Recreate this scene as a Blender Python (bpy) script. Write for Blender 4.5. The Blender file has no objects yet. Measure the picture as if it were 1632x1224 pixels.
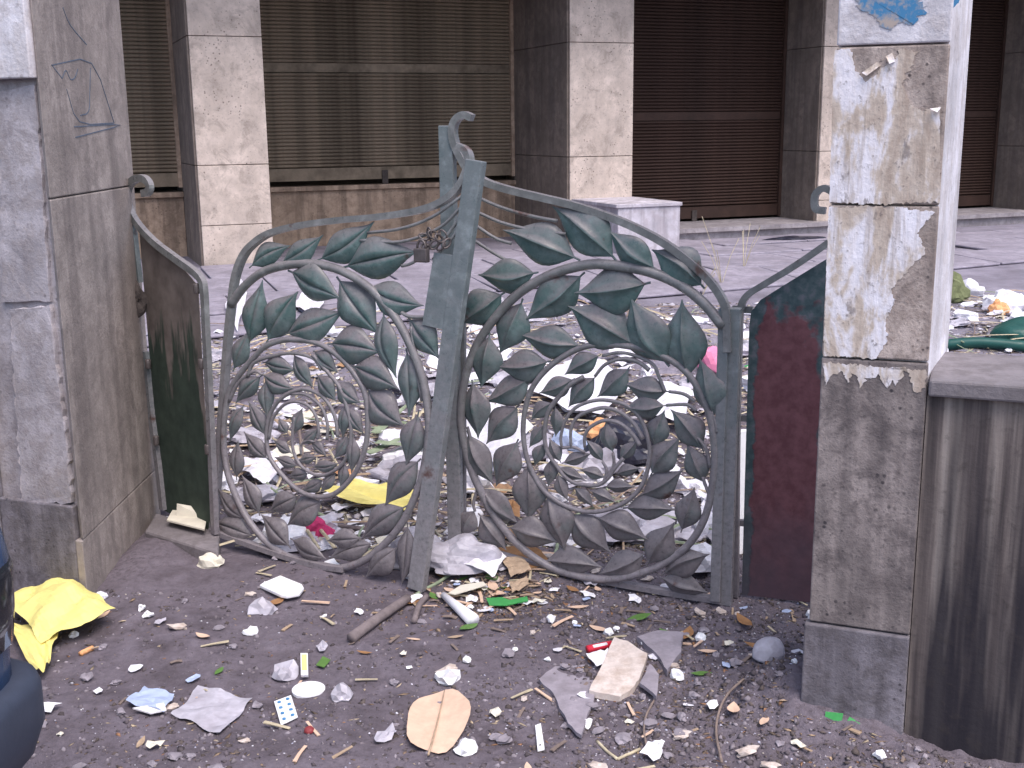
import bpy, math, random
import numpy as np
from mathutils import Vector, Matrix

random.seed(7); rng = np.random.default_rng(7)
S = bpy.context.scene; COL = S.collection
# ------------------------------------------------------------------ camera
F, TILT, ROLL, EYE = 1850.0, 12.6, -0.65, 1.5
_t, _r = math.radians(TILT), math.radians(ROLL)
FW = Vector((0, math.cos(_t), -math.sin(_t)))
_rt = Vector((1, 0, 0)); _up = Vector((0, math.sin(_t), math.cos(_t)))
RT = _rt * math.cos(_r) + _up * math.sin(_r)
UP = -_rt * math.sin(_r) + _up * math.cos(_r)
CAM = Vector((0, 0, EYE))
cd = bpy.data.cameras.new('camera'); cam = bpy.data.objects.new('camera', cd); COL.objects.link(cam)
cd.sensor_width = 36; cd.sensor_fit = 'HORIZONTAL'; cd.lens = 36 * F / 1632; cd.clip_start = 0.05; cd.clip_end = 500
m3 = Matrix((RT, UP, -FW)).transposed(); cam.matrix_world = Matrix.Translation(CAM) @ m3.to_4x4()
S.camera = cam
# ------------------------------------------------------------------ light
SUN_EL, SUN_AZ = 62.0, 150.0      # degrees; azimuth clockwise from +Y, where the light comes from
W = bpy.data.worlds.new('World'); S.world = W; W.use_nodes = True
wn = W.node_tree; bg = wn.nodes['Background']
sky = wn.nodes.new('ShaderNodeTexSky'); sky.sky_type = 'NISHITA'; sky.sun_disc = False
sky.sun_elevation = math.radians(SUN_EL); sky.sun_rotation = math.radians(SUN_AZ)
sky.air_density = 1.0; sky.dust_density = 3.5; sky.ozone_density = 1.0
wn.links.new(sky.outputs[0], bg.inputs[0]); bg.inputs[1].default_value = 0.15
sl = bpy.data.lights.new('sun', 'SUN'); sl.energy = 1.2; sl.angle = math.radians(40); sl.color = (1, 0.94, 0.93)
so = bpy.data.objects.new('sun', sl); COL.objects.link(so)
_e, _a = math.radians(SUN_EL), math.radians(SUN_AZ)
sd = Vector((math.sin(_a) * math.cos(_e), math.cos(_a) * math.cos(_e), math.sin(_e)))
so.rotation_euler = sd.to_track_quat('Z', 'Y').to_euler(); so.location = (0, -2, 8)
S.view_settings.view_transform = 'Standard'; S.view_settings.look = 'None'
S.view_settings.exposure = 0.8; S.view_settings.gamma = 1
# ------------------------------------------------------------------ pixels -> places
def ray(x, y): return (FW * F + RT * (x - 816) - UP * (y - 612)).normalized()
def gp(x, y, z=0.0):
    d = ray(x, y); return CAM + d * ((z - EYE) / d.z)
class Plane:
    def __init__(s, p, n): s.p = Vector(p); s.n = Vector(n).normalized()
    def at(s, x, y, off=0.0):
        d = ray(x, y); p = s.p + s.n * off
        return CAM + d * ((p - CAM).dot(s.n) / d.dot(s.n))
# ------------------------------------------------------------------ noise + ground height
def _hash(i, j, k):
    h = (i.astype(np.int64) * 374761393 + j.astype(np.int64) * 668265263 + k * 1274126177) & 0x7fffffff
    h = ((h ^ (h >> 13)) * 1274126177) & 0x7fffffff
    return ((h ^ (h >> 16)) & 0xffff) / 65535.0
def vnoise(x, y, k=0):
    x = np.asarray(x, float); y = np.asarray(y, float)
    i, j = np.floor(x), np.floor(y); u, v = x - i, y - j
    u = u * u * (3 - 2 * u); v = v * v * (3 - 2 * v)
    a, b, c, d = _hash(i, j, k), _hash(i + 1, j, k), _hash(i, j + 1, k), _hash(i + 1, j + 1, k)
    return (a * (1 - u) + b * u) * (1 - v) + (c * (1 - u) + d * u) * v - 0.5
def sstep(a, b, x):
    t = np.clip((np.asarray(x, float) - a) / (b - a), 0, 1); return t * t * (3 - 2 * t)
def hgt(x, y):
    x = np.asarray(x, float); y = np.asarray(y, float)
    z = 0.30 * np.clip((y - 4.2) / 6.0, 0, 1)
    far = 1 - sstep(7.0, 9.0, y)
    rough = 0.35 + 0.65 * sstep(0.25, 0.8, x + 0.25 * vnoise(x * 3, y * 3, 5))
    z = z + far * (0.035 * vnoise(x * 1.3, y * 1.3, 1) + 0.020 * vnoise(x * 4, y * 4, 2))
    z = z + far * rough * (0.022 * vnoise(x * 14, y * 14, 3) + 0.020 * vnoise(x * 33, y * 33, 4) + 0.009 * vnoise(x * 70, y * 70, 6))
    z = z + 0.09 * np.exp(-(((x - 0.78) / .20) ** 2 + ((y - 2.80) / .22) ** 2))      # dirt heaped against the right pillar
    z = z + 0.05 * np.exp(-(((x + 1.30) / .16) ** 2 + ((y - 3.95) / .35) ** 2))      # dirt in the left corner
    z = z + 0.04 * np.exp(-(((x - 0.0) / .30) ** 2 + ((y - 3.75) / .20) ** 2))
    z = z - 0.02 * sstep(0.9, 1.2, x) * (1 - sstep(2.7, 3.2, y))
    return z
def on(x, y):                                   # pixel -> point on the uneven ground
    z = 0.0
    for _ in range(6):
        p = gp(x, y, z); z = float(hgt(p.x, p.y))
    return Vector((p.x, p.y, z))
# ------------------------------------------------------------------ materials
class NT:
    def __init__(s, name):
        s.m = bpy.data.materials.new(name); s.m.use_nodes = True; s.t = s.m.node_tree
        s.b = s.t.nodes['Principled BSDF']; s.out = s.t.nodes['Material Output']
        s.tc = s.t.nodes.new('ShaderNodeTexCoord')
    def n(s, typ, **kw):
        o = s.t.nodes.new(typ)
        for k, v in kw.items(): setattr(o, k, v)
        return o
    def l(s, a, b): s.t.links.new(a, b)
    def vec(s, scale=(1, 1, 1), loc=(0, 0, 0)):
        mp = s.n('ShaderNodeMapping'); mp.inputs['Scale'].default_value = scale; mp.inputs['Location'].default_value = loc
        s.l(s.tc.outputs['Object'], mp.inputs['Vector']); return mp.outputs[0]
    def noise(s, scale, detail=6, vs=(1, 1, 1), rough=0.6, loc=(0, 0, 0), dist=0.0):
        o = s.n('ShaderNodeTexNoise'); o.inputs['Scale'].default_value = scale; o.inputs['Detail'].default_value = min(detail, 4)
        o.inputs['Roughness'].default_value = rough; o.inputs['Distortion'].default_value = dist
        s.l(s.vec(vs, loc), o.inputs['Vector']); return o.outputs['Fac']
    def voro(s, scale, vs=(1, 1, 1), feature='F1'):
        o = s.n('ShaderNodeTexVoronoi', feature=feature); o.inputs['Scale'].default_value = scale
        s.l(s.vec(vs), o.inputs['Vector']); return o.outputs['Distance']
    def ramp(s, fac, stops, interp='LINEAR'):
        o = s.n('ShaderNodeValToRGB'); e = o.color_ramp.elements; o.color_ramp.interpolation = interp
        while len(e) < len(stops): e.new(0.5)
        for q, (p, c) in zip(e, stops):
            q.position = p; q.color = (*c, 1) if len(c) == 3 else c
        s.l(fac, o.inputs[0]); return o.outputs[0]
    def step(s, fac, a, b):
        o = s.n('ShaderNodeMapRange'); o.inputs[1].default_value = a; o.inputs[2].default_value = b
        s.l(fac, o.inputs[0]); return o.outputs[0]
    def mix(s, fac, a, b, mode='MIX'):
        o = s.n('ShaderNodeMix', data_type='RGBA', blend_type=mode)
        for i, v in ((0, fac), (6, a), (7, b)):
            if isinstance(v, (int, float)): o.inputs[i].default_value = v
            elif isinstance(v, tuple): o.inputs[i].default_value = (*v, 1)
            else: s.l(v, o.inputs[i])
        return o.outputs[2]
    def math(s, op, a, b=0.0):
        o = s.n('ShaderNodeMath', operation=op)
        for i, v in ((0, a), (1, b)):
            if isinstance(v, (int, float)): o.inputs[i].default_value = v
            else: s.l(v, o.inputs[i])
        return o.outputs[0]
    def bump(s, h, strength=0.3, dist=0.01):
        o = s.n('ShaderNodeBump'); o.inputs['Strength'].default_value = strength; o.inputs['Distance'].default_value = dist
        s.l(h, o.inputs['Height']); s.l(o.outputs[0], s.b.inputs['Normal'])
    def fin(s, col, rough=0.8, metal=0.0, spec=0.3, trans=0.0):
        if isinstance(col, tuple): s.b.inputs['Base Color'].default_value = (*col, 1)
        else: s.l(col, s.b.inputs['Base Color'])
        if isinstance(rough, (int, float)): s.b.inputs['Roughness'].default_value = rough
        else: s.l(rough, s.b.inputs['Roughness'])
        s.b.inputs['Metallic'].default_value = metal; s.b.inputs['Specular IOR Level'].default_value = spec
        s.b.inputs['Transmission Weight'].default_value = trans
        return s.m
    def posz(s):
        g = s.n('ShaderNodeNewGeometry'); x = s.n('ShaderNodeSeparateXYZ'); s.l(g.outputs['Position'], x.inputs[0]); return x.outputs[2]
    def normz(s):
        g = s.n('ShaderNodeNewGeometry'); x = s.n('ShaderNodeSeparateXYZ'); s.l(g.outputs['Normal'], x.inputs[0]); return x.outputs[2]
    def objz(s, k=2):
        x = s.n('ShaderNodeSeparateXYZ'); s.l(s.tc.outputs['Object'], x.inputs[0]); return x.outputs[k]

M = {}
def m_ground():
    n = NT('dirt'); a = n.noise(1.6, 5); b = n.noise(9, 5, rough=.7); c = n.noise(60, 4, rough=.7); d = n.noise(240, 3)
    col = n.ramp(b, [(.3, (.075, .062, .072)), (.5, (.13, .11, .13)), (.7, (.20, .175, .21))])
    col = n.mix(n.step(a, .4, .62), col, n.ramp(c, [(.3, (.10, .084, .098)), (.7, (.21, .183, .22))]))
    col = n.mix(n.step(c, .60, .78), col, (.07, .058, .06))
    col = n.mix(n.step(d, .68, .76), col, (.30, .28, .33))
    # courtyard concrete further in
    g = n.n('ShaderNodeNewGeometry'); x = n.n('ShaderNodeSeparateXYZ'); n.l(g.outputs['Position'], x.inputs[0])
    f = n.step(n.math('ADD', x.outputs[1], n.math('MULTIPLY', n.math('SUBTRACT', b, .5), 3.0)), 5.6, 6.6)
    con = n.ramp(n.noise(3, 8), [(.3, (.17, .155, .19)), (.55, (.26, .24, .295)), (.75, (.34, .315, .38))])
    con = n.mix(n.step(c, .6, .72), con, (.13, .115, .12))
    col = n.mix(f, col, con)
    n.bump(n.math('ADD', n.math('MULTIPLY', c, .6), n.math('MULTIPLY', d, .5)), .9, .006)
    return n.fin(col, .95, spec=.15)
def m_marble(name, base, stain, dark, streak=0.0, spots=0.5, sc=1.0):
    n = NT(name); a = n.noise(3.0 * sc, 6, rough=.65); b = n.noise(13 * sc, 6, rough=.7); c = n.noise(70 * sc, 4, rough=.7); e = n.noise(5.5 * sc, 6, rough=.72, loc=(7, 3, 9), dist=.6)
    st = n.noise(1.0, 5, vs=(9 * sc, 9 * sc, .7 * sc), rough=.6)
    col = n.ramp(a, [(.34, tuple(v * .72 for v in base)), (.48, base), (.64, tuple(min(1, v * 1.22) for v in base))])
    col = n.mix(n.math('MULTIPLY', n.step(b, .45, .60), .8), col, stain)
    col = n.mix(n.math('MULTIPLY', n.step(e, .52, .66), .35 + .4 * spots), col, tuple((p + q) / 2 for p, q in zip(stain, dark)))
    if streak > 0: col = n.mix(n.math('MULTIPLY', n.step(st, .47, .62), streak), col, dark)
    if spots > 0:
        v = n.voro(30 * sc); sp = n.math('MULTIPLY', n.step(v, .26, .14), n.step(n.noise(5 * sc, 4, loc=(3, 1, 2)), .5, .62))
        col = n.mix(n.math('MULTIPLY', sp, spots), col, dark)
        col = n.mix(n.math('MULTIPLY', n.step(c, .58, .70), spots * .7), col, dark)
    n.bump(n.math('ADD', n.math('MULTIPLY', b, .8), c), .55, .005)
    return n.fin(col, .75, spec=.25)
def m_flat(name, col, rough=.7, var=.25, sc=20, bump=.2, metal=0, spec=.3, dirt=0.0, dirtcol=(.13, .11, .12), trans=0):
    n = NT(name); a = n.noise(sc, 6, rough=.65)
    c = n.ramp(a, [(.25, tuple(v * (1 - var) for v in col)), (.75, tuple(min(1, v * (1 + var)) for v in col))])
    if dirt: c = n.mix(n.math('MULTIPLY', n.step(n.noise(sc * .4, 8, rough=.7, loc=(5, 2, 1)), .45, .65), dirt), c, dirtcol)
    if bump: n.bump(n.noise(sc * 4, 5), bump, .003)
    return n.fin(c, rough, metal, spec, trans)
def m_iron(name, paint, dustlow, dustamt=.5, deep=(.065, .135, .13)):
    n = NT(name); a = n.noise(14, 7, rough=.65); b = n.noise(60, 5, rough=.7); z = n.posz(); nz = n.normz()
    col = n.ramp(n.noise(22, 6), [(.3, deep), (.52, paint), (.75, tuple(v * 1.5 + .02 for v in paint))])
    lowf = n.step(n.math('ADD', z, n.math('MULTIPLY', n.math('SUBTRACT', a, .5), .9)), .95, .1)
    up = n.step(n.math('ADD', nz, n.math('MULTIPLY', n.math('SUBTRACT', b, .5), .5)), -.05, .5)
    dust = n.ramp(b, [(.3, tuple(v * .75 for v in dustlow)), (.7, tuple(v * 1.2 for v in dustlow))])
    f = n.math('MINIMUM', n.math('ADD', n.math('MULTIPLY', lowf, .95), n.math('MULTIPLY', up, dustamt)), .95)
    col = n.mix(f, col, dust)
    rust = n.math('MULTIPLY', n.step(n.noise(7, 7, rough=.7, loc=(1, 7, 3)), .64, .72), .8)
    col = n.mix(rust, col, (.09, .035, .025))
    n.bump(n.math('ADD', a, b), .35, .003)
    return n.fin(col, n.step(b, 0.0, 1.4), 0, .4)
def m_attr(name, rough=.8, spec=.25):
    n = NT(name); at = n.n('ShaderNodeAttribute'); at.attribute_name = 'Col'
    c = n.mix(n.math('MULTIPLY', n.step(n.noise(90, 5), .45, .75), .35), at.outputs['Color'], (.12, .1, .1))
    return n.fin(c, rough, 0, spec)
M['ground'] = m_ground()
M['iron'] = m_iron('green_painted_iron', (.12, .185, .18), (.19, .165, .178), .75)
M['post'] = m_iron('blue_green_painted_post', (.165, .195, .205), (.25, .235, .25), .45, (.13, .165, .175))
M['dusty'] = m_iron('dusty_iron_bar', (.18, .19, .19), (.235, .21, .23), .6, (.13, .14, .14))
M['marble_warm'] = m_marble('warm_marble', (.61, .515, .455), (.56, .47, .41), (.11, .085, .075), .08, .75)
M['marble_brown'] = m_marble('brown_stained_marble', (.42, .31, .235), (.32, .23, .17), (.07, .05, .04), .45, .5)
M['marble_shaded'] = m_marble('shaded_side_marble', (.23, .19, .165), (.185, .15, .13), (.10, .085, .085), .45, .35)  # stained marble as on the fronts, with the side shade put into its colour
M['pillar_grey'] = m_marble('grimy_marble', (.36, .31, .29), (.28, .24, .225), (.13, .11, .11), .4, .4, 1.2)
M['pillar_low'] = m_marble('dark_grimed_marble', (.225, .207, .235), (.16, .143, .155), (.06, .054, .064), .4, .9, 1.7)
M['pillar_tan'] = m_marble('mottled_tan_marble', (.30, .258, .25), (.19, .16, .158), (.06, .052, .058), .45, 1.0, 1.5)
M['mortar'] = m_marble('rough_mortar', (.46, .425, .46), (.36, .32, .33), (.15, .13, .14), .25, .55, 1.3)
M['pillar_white'] = m_marble('white_scuffed_marble', (.72, .70, .76), (.60, .56, .58), (.22, .19, .2), .3, .5)
M['pillar_mid'] = m_marble('scraped_brown_marble', (.44, .37, .34), (.32, .26, .235), (.10, .083, .083), .4, 1.0, 1.9)
def m_wall():
    n = NT('streaked_dark_wall'); a = n.noise(1.0, 5, vs=(26, 26, .9), rough=.6); b = n.noise(1.0, 5, vs=(7, 7, .45), rough=.6, loc=(4, 2, 0)); c = n.noise(30, 5, rough=.7)
    col = n.ramp(a, [(.3, (.05, .043, .045)), (.45, (.12, .10, .098)), (.6, (.25, .215, .20)), (.75, (.36, .32, .30))])
    z = n.posz(); f = n.step(n.math('ADD', b, n.math('MULTIPLY', z, -.12)), .36, .50)
    col = n.mix(n.math('MULTIPLY', f, .93), col, (.022, .020, .028))
    col = n.mix(n.math('MULTIPLY', n.step(c, .55, .7), .5), col, (.05, .042, .042))
    n.bump(c, .5, .004); return n.fin(col, .85, 0, .2)
M['wall_dark'] = m_wall()
M['coping'] = m_marble('dusty_coping_stone', (.21, .19, .205), (.16, .143, .15), (.11, .1, .11), .2, .3)
M['step'] = m_marble('dusty_step_stone', (.34, .31, .33), (.26, .235, .25), (.12, .1, .1), .2, .4)
M['pave'] = m_marble('dusty_paving', (.30, .275, .335), (.25, .23, .275), (.14, .12, .14), .0, .5)
M['bench'] = m_marble('pale_bench_marble', (.55, .52, .58), (.44, .40, .44), (.2, .18, .2), .5, .2)
M['shutter_a'] = m_flat('dusty_olive_shutter', (.235, .185, .135), .7, .35, 6, .2, dirt=.6, dirtcol=(.04, .03, .02))
M['shutter_b'] = m_flat('brown_shutter', (.05, .027, .021), .7, .3, 6, .2, dirt=.5, dirtcol=(.025, .015, .012))
M['dark'] = m_flat('black_gap', (.012, .01, .01), .9, .2, 5, 0)
M['soffit'] = m_flat('sooty_plaster', (.10, .085, .08), .9, .3, 3, .2)
M['render'] = m_marble('sooty_building_render', (.30, .26, .24), (.22, .19, .17), (.1, .08, .08), .4, .2)
M['debris'] = m_attr('mixed_debris')
M['white_plastic'] = m_flat('white_plastic_film', (.78, .77, .84), .45, .12, 25, .3, dirt=.35, dirtcol=(.42, .39, .45))
M['grey_plastic'] = m_flat('dirty_clear_plastic_film', (.50, .48, .55), .4, .25, 18, .3, dirt=.5, dirtcol=(.25, .22, .25))
M['paper'] = m_flat('white_paper', (.82, .81, .86), .8, .08, 15, .1, dirt=.12, dirtcol=(.5, .47, .5))
M['cream'] = m_flat('cream_paper', (.72, .68, .58), .8, .1, 25, .1, dirt=.2, dirtcol=(.5, .45, .4))
M['foam'] = m_flat('white_foam', (.85, .85, .88), .7, .06, 40, .2, dirt=.1, dirtcol=(.5, .5, .55))
M['yellow'] = m_flat('yellow_plastic', (.82, .72, .25), .5, .12, 12, .2, dirt=.2, dirtcol=(.55, .45, .15))
M['black'] = m_flat('black_plastic_bag', (.02, .02, .035), .3, .3, 12, .2, spec=.5)
M['blue'] = m_flat('light_blue_plastic', (.42, .50, .70), .5, .2, 20, .2)
M['orange'] = m_flat('orange_plastic', (.75, .38, .18), .5, .3, 60, .2)
M['pink'] = m_flat('pink_plastic', (.78, .25, .42), .6, .2, 12, .2)
M['magenta'] = m_flat('magenta_cloth', (.50, .04, .14), .8, .35, 40, .3)
M['red'] = m_flat('red_plastic', (.65, .03, .06), .4, .15, 30, .1)
M['darkred'] = m_flat('dark_red_plastic', (.25, .045, .05), .4, .2, 30, .1)
M['green_plastic'] = m_flat('green_plastic', (.06, .32, .09), .45, .15, 30, .1)
M['dkgreen_plastic'] = m_flat('dark_green_plastic', (.02, .085, .075), .35, .2, 10, .1)
M['card'] = m_flat('brown_cardboard', (.34, .20, .11), .85, .25, 18, .2, dirt=.3)
M['tan'] = m_flat('tan_dry_leaf', (.68, .48, .36), .75, .15, 25, .3)
M['brownleaf'] = m_flat('brown_dry_leaf', (.32, .17, .08), .75, .3, 25, .3)
M['straw'] = m_flat('dry_straw', (.52, .45, .32), .8, .3, 30, .2)
M['frond'] = m_flat('fading_green_frond', (.26, .31, .21), .7, .35, 20, .2)
M['oliveleaf'] = m_flat('dull_olive_leaves', (.16, .18, .09), .8, .35, 30, .3)
M['greenleaf'] = m_flat('green_leaf', (.10, .20, .05), .6, .2, 30, .2)
M['wood'] = m_flat('grey_weathered_stick', (.20, .165, .17), .9, .3, 30, .5)
M['chip'] = m_flat('wood_chip', (.42, .31, .22), .85, .3, 40, .3)
M['twig'] = m_flat('dry_twig', (.22, .17, .15), .9, .3, 40, .3)
M['stone'] = m_flat('grey_stone', (.30, .27, .31), .9, .25, 20, .6, dirt=.4)
M['tile'] = m_flat('speckled_pale_tile', (.62, .54, .50), .6, .18, 45, .3, dirt=.6, dirtcol=(.36, .26, .2))
M['rag'] = m_flat('dirty_rag', (.07, .058, .055), .95, .4, 25, .5)
M['ink'] = m_flat('blue_pencil', (.115, .145, .20), .8, .25, 60, 0)
M['blueprint'] = m_flat('blue_print', (.07, .22, .42), .6, .2, 40, 0)
M['lock'] = m_flat('old_brass_padlock', (.15, .13, .13), .5, .3, 40, .2, metal=.5)
M['car_paint'] = m_flat('dark_blue_car_paint', (.02, .05, .12), .25, .1, 4, 0, spec=.6)
M['car_plastic'] = m_flat('grey_blue_bumper_plastic', (.045, .055, .085), .5, .12, 30, .1)
M['car_glass'] = m_flat('dark_car_glass', (.012, .014, .02), .1, .1, 4, 0, spec=.6)
M['rubber'] = m_flat('tyre_rubber', (.02, .02, .021), .85, .2, 20, .3)
M['bare'] = m_flat('steel_rim', (.35, .36, .38), .4, .1, 20, 0, metal=.7)
# ------------------------------------------------------------------ mesh building
class MB:
    def __init__(s): s.v = []; s.f = []; s.c = []
    def add(s, vs, fs, col=None):
        o = len(s.v); s.v.extend(tuple(p) for p in vs); s.f.extend(tuple(i + o for i in f) for f in fs)
        if col is not None: s.c.extend([col] * len(fs))
        return s
    def hexa(s, a, b):            # two loops of 4 points (bottom, top)
        return s.add(list(a) + list(b), [(3, 2, 1, 0), (4, 5, 6, 7), (0, 1, 5, 4), (1, 2, 6, 5), (2, 3, 7, 6), (3, 0, 4, 7)])
    def prism(s, pts, off):       # polygon + offset vector
        n = len(pts); a = [Vector(p) for p in pts]; b = [p + off for p in a]
        return s.add(a + b, [tuple(range(n - 1, -1, -1)), tuple(range(n, 2 * n))] + [(i, (i + 1) % n, n + (i + 1) % n, n + i) for i in range(n)])
    def sweep(s, path, sect, nrm, closed=False):     # sect: function(t)-> list of (side, normal) offsets, or a list
        P = [Vector(p) for p in path]; n = len(P); rings = []
        for i, p in enumerate(P):
            t = (P[min(i + 1, n - 1)] - P[max(i - 1, 0)]).normalized()
            sd_ = t.cross(nrm)
            if sd_.length < 1e-5: sd_ = t.orthogonal()
            sd_.normalize(); nn = sd_.cross(t).normalized()
            sc = sect(i / (n - 1)) if callable(sect) else sect
            rings.append([p + sd_ * a + nn * b for a, b in sc])
        k = len(rings[0]); vs = [q for r in rings for q in r]; fs = []
        for i in range(n - 1):
            for j in range(k):
                fs.append((i * k + j, i * k + (j + 1) % k, (i + 1) * k + (j + 1) % k, (i + 1) * k + j))
        fs.append(tuple(range(k - 1, -1, -1))); fs.append(tuple((n - 1) * k + j for j in range(k)))
        return s.add(vs, fs)
    def tube(s, path, r, nrm=Vector((0, 0, 1)), k=8):
        def sec(t):
            rr = r(t) if callable(r) else r
            return [(rr * math.cos(2 * math.pi * j / k), rr * math.sin(2 * math.pi * j / k)) for j in range(k)]
        return s.sweep(path, sec, nrm)
    def build(s, name, mat, parent=None, loc=None, smooth=False):
        o0 = Vector((0, 0, 0))
        if parent is not None: o0 = Vector(parent['_w'])
        if loc is not None: o0 = Vector(loc)
        me = bpy.data.meshes.new(name); me.from_pydata([tuple(Vector(p) - o0) for p in s.v], [], s.f)
        if s.c:
            at = me.attributes.new('Col', 'FLOAT_COLOR', 'FACE')
            at.data.foreach_set('color', np.array([(*c, 1) for c in s.c], np.float32).ravel())
        if smooth: me.shade_smooth()
        if mat is not None: me.materials.append(M[mat] if isinstance(mat, str) else mat)
        o = bpy.data.objects.new(name, me); COL.objects.link(o)
        if parent is not None: o.parent = parent
        if loc is not None: o.location = o0
        o['_w'] = list(o0)
        return o
def tag(o, label, cat, group=None):
    o['label'] = label; o['category'] = cat
    if group: o['group'] = group
    return o
def thing(name, loc, label, cat, group=None):
    o = bpy.data.objects.new(name, None); COL.objects.link(o); o.location = loc; o.empty_display_size = .1
    o['_w'] = list(loc); return tag(o, label, cat, group)
def box(o, ux, uy, uz, x0, x1, y0, y1, z0, z1):
    p = lambda a, b, c: o + ux * a + uy * b + uz * c
    return MB().hexa([p(x0, y0, z0), p(x1, y0, z0), p(x1, y1, z0), p(x0, y1, z0)], [p(x0, y0, z1), p(x1, y0, z1), p(x1, y1, z1), p(x0, y1, z1)])
def bevel(o, w=.004, seg=2):
    m = o.modifiers.new('bevel', 'BEVEL'); m.width = w; m.segments = seg; m.limit_method = 'ANGLE'; return o
def smoothpath(pts, per=6):
    P = [Vector(p) for p in pts]
    P = [P[0] * 2 - P[1]] + P + [P[-1] * 2 - P[-2]]; out = []
    for i in range(1, len(P) - 2):
        a, b, c, d = P[i - 1:i + 3]
        for k in range(per):
            t = k / per
            out.append(.5 * ((2 * b) + (c - a) * t + (2 * a - 5 * b + 4 * c - d) * t * t + (3 * b - a - 3 * c + d) * t ** 3))
    out.append(P[-2]); return out
Z = Vector((0, 0, 1))

# ================================================================== THE SETTING
def build_ground():
    xs = np.concatenate([-2.3 - np.geomspace(.05, 80, 26)[::-1], np.arange(-2.3, 2.1, .011), 2.1 + np.geomspace(.05, 80, 26)])
    ys = np.concatenate([1.9 - np.geomspace(.05, 80, 22)[::-1], np.arange(1.9, 4.9, .011), np.arange(4.9, 9.2, .03), np.arange(9.2, 16, .3), 16 + np.geomspace(.3, 150, 18)])
    X, Y = np.meshgrid(xs, ys); Zz = hgt(X, Y)
    nx, ny = len(xs), len(ys)
    me = bpy.data.meshes.new('ground'); me.vertices.add(nx * ny)
    me.vertices.foreach_set('co', np.stack([X, Y, Zz], -1).astype(np.float32).ravel())
    i = np.arange(nx - 1)[None, :] + np.arange(ny - 1)[:, None] * nx
    q = np.stack([i, i + 1, i + nx + 1, i + nx], -1).reshape(-1)
    me.loops.add(len(q)); me.loops.foreach_set('vertex_index', q.astype(np.int32))
    me.polygons.add(len(q) // 4); me.polygons.foreach_set('loop_start', np.arange(0, len(q), 4, dtype=np.int32))
    me.update(); me.validate(); me.shade_smooth(); me.materials.append(M['ground'])
    o = bpy.data.objects.new('ground', me); COL.objects.link(o); o['kind'] = 'structure'; o['_w'] = [0, 0, 0]; return o
ground = build_ground()

# ---- the shop building behind the courtyard (frame: along facade, back, up)
FY = math.radians(22)
FU = Vector((math.cos(FY), math.sin(FY), 0)); FB = Vector((-math.sin(FY), math.cos(FY), 0))
FZ = 0.30
FP = gp(318, 427, FZ); FPL = Plane(FP, -FB)
def fs(x, y=250, off=0.0): return (FPL.at(x, y, -off) - FP).dot(FU)      # px -> distance along facade (off = metres behind the column front)
def fz(x, y, off=0.0): return FPL.at(x, y, -off).z
FO = Vector((FP.x, FP.y, 0))
def fbox(s0, s1, d0, d1, z0, z1): return box(FO, FU, FB, Z, s0, s1, d0, d1, z0, z1)
c1a, c1b = fs(311, 200), fs(424, 200)
c2a, c2b = fs(909, 200), fs(1008, 200)
# recess depth from the visible left side of the second column
c3a = fs(1309, 200)
def bay_depth(px, s_edge):
    d_ = .05
    while d_ < 2.5 and fs(px, 200, d_) < s_edge: d_ += .01
    return d_
D0, D1, D2 = bay_depth(288, c1a), bay_depth(822, c2a), bay_depth(1250, c3a)
c3b = c3a + (c2b - c2a); c4a = fs(1592, 200, D2); c4b = c4a + .6
s_left = c1a - 2.6; ROOF = 3.3
bld = thing('shop_building', FO + Vector((0, 0, FZ)), 'derelict shop building with pale marble columns and closed roller shutters behind the courtyard', 'building')
def fpart(name, mat, s0, s1, d0, d1, z0, z1, parent=None, bev=.004):
    o = fbox(s0, s1, d0, d1, z0, z1).build(name, mat, parent or bld)
    if bev: bevel(o, bev)
    return o
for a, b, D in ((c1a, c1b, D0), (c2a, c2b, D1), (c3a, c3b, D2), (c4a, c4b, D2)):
    col = fpart('column', 'marble_shaded', a, b, .028, D1 + .3, -.2, ROOF, bev=0)
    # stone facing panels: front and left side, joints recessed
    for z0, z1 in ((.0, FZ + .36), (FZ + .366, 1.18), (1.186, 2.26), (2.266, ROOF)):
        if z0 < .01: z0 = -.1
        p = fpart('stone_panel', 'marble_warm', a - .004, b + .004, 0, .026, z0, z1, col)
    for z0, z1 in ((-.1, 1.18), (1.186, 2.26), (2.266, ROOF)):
        fpart('side_panel', 'marble_shaded', a - .022, a - .0005, .03, D - .002, z0, z1, col)  # left sides take the darker marble, their shade is painted in
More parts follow.
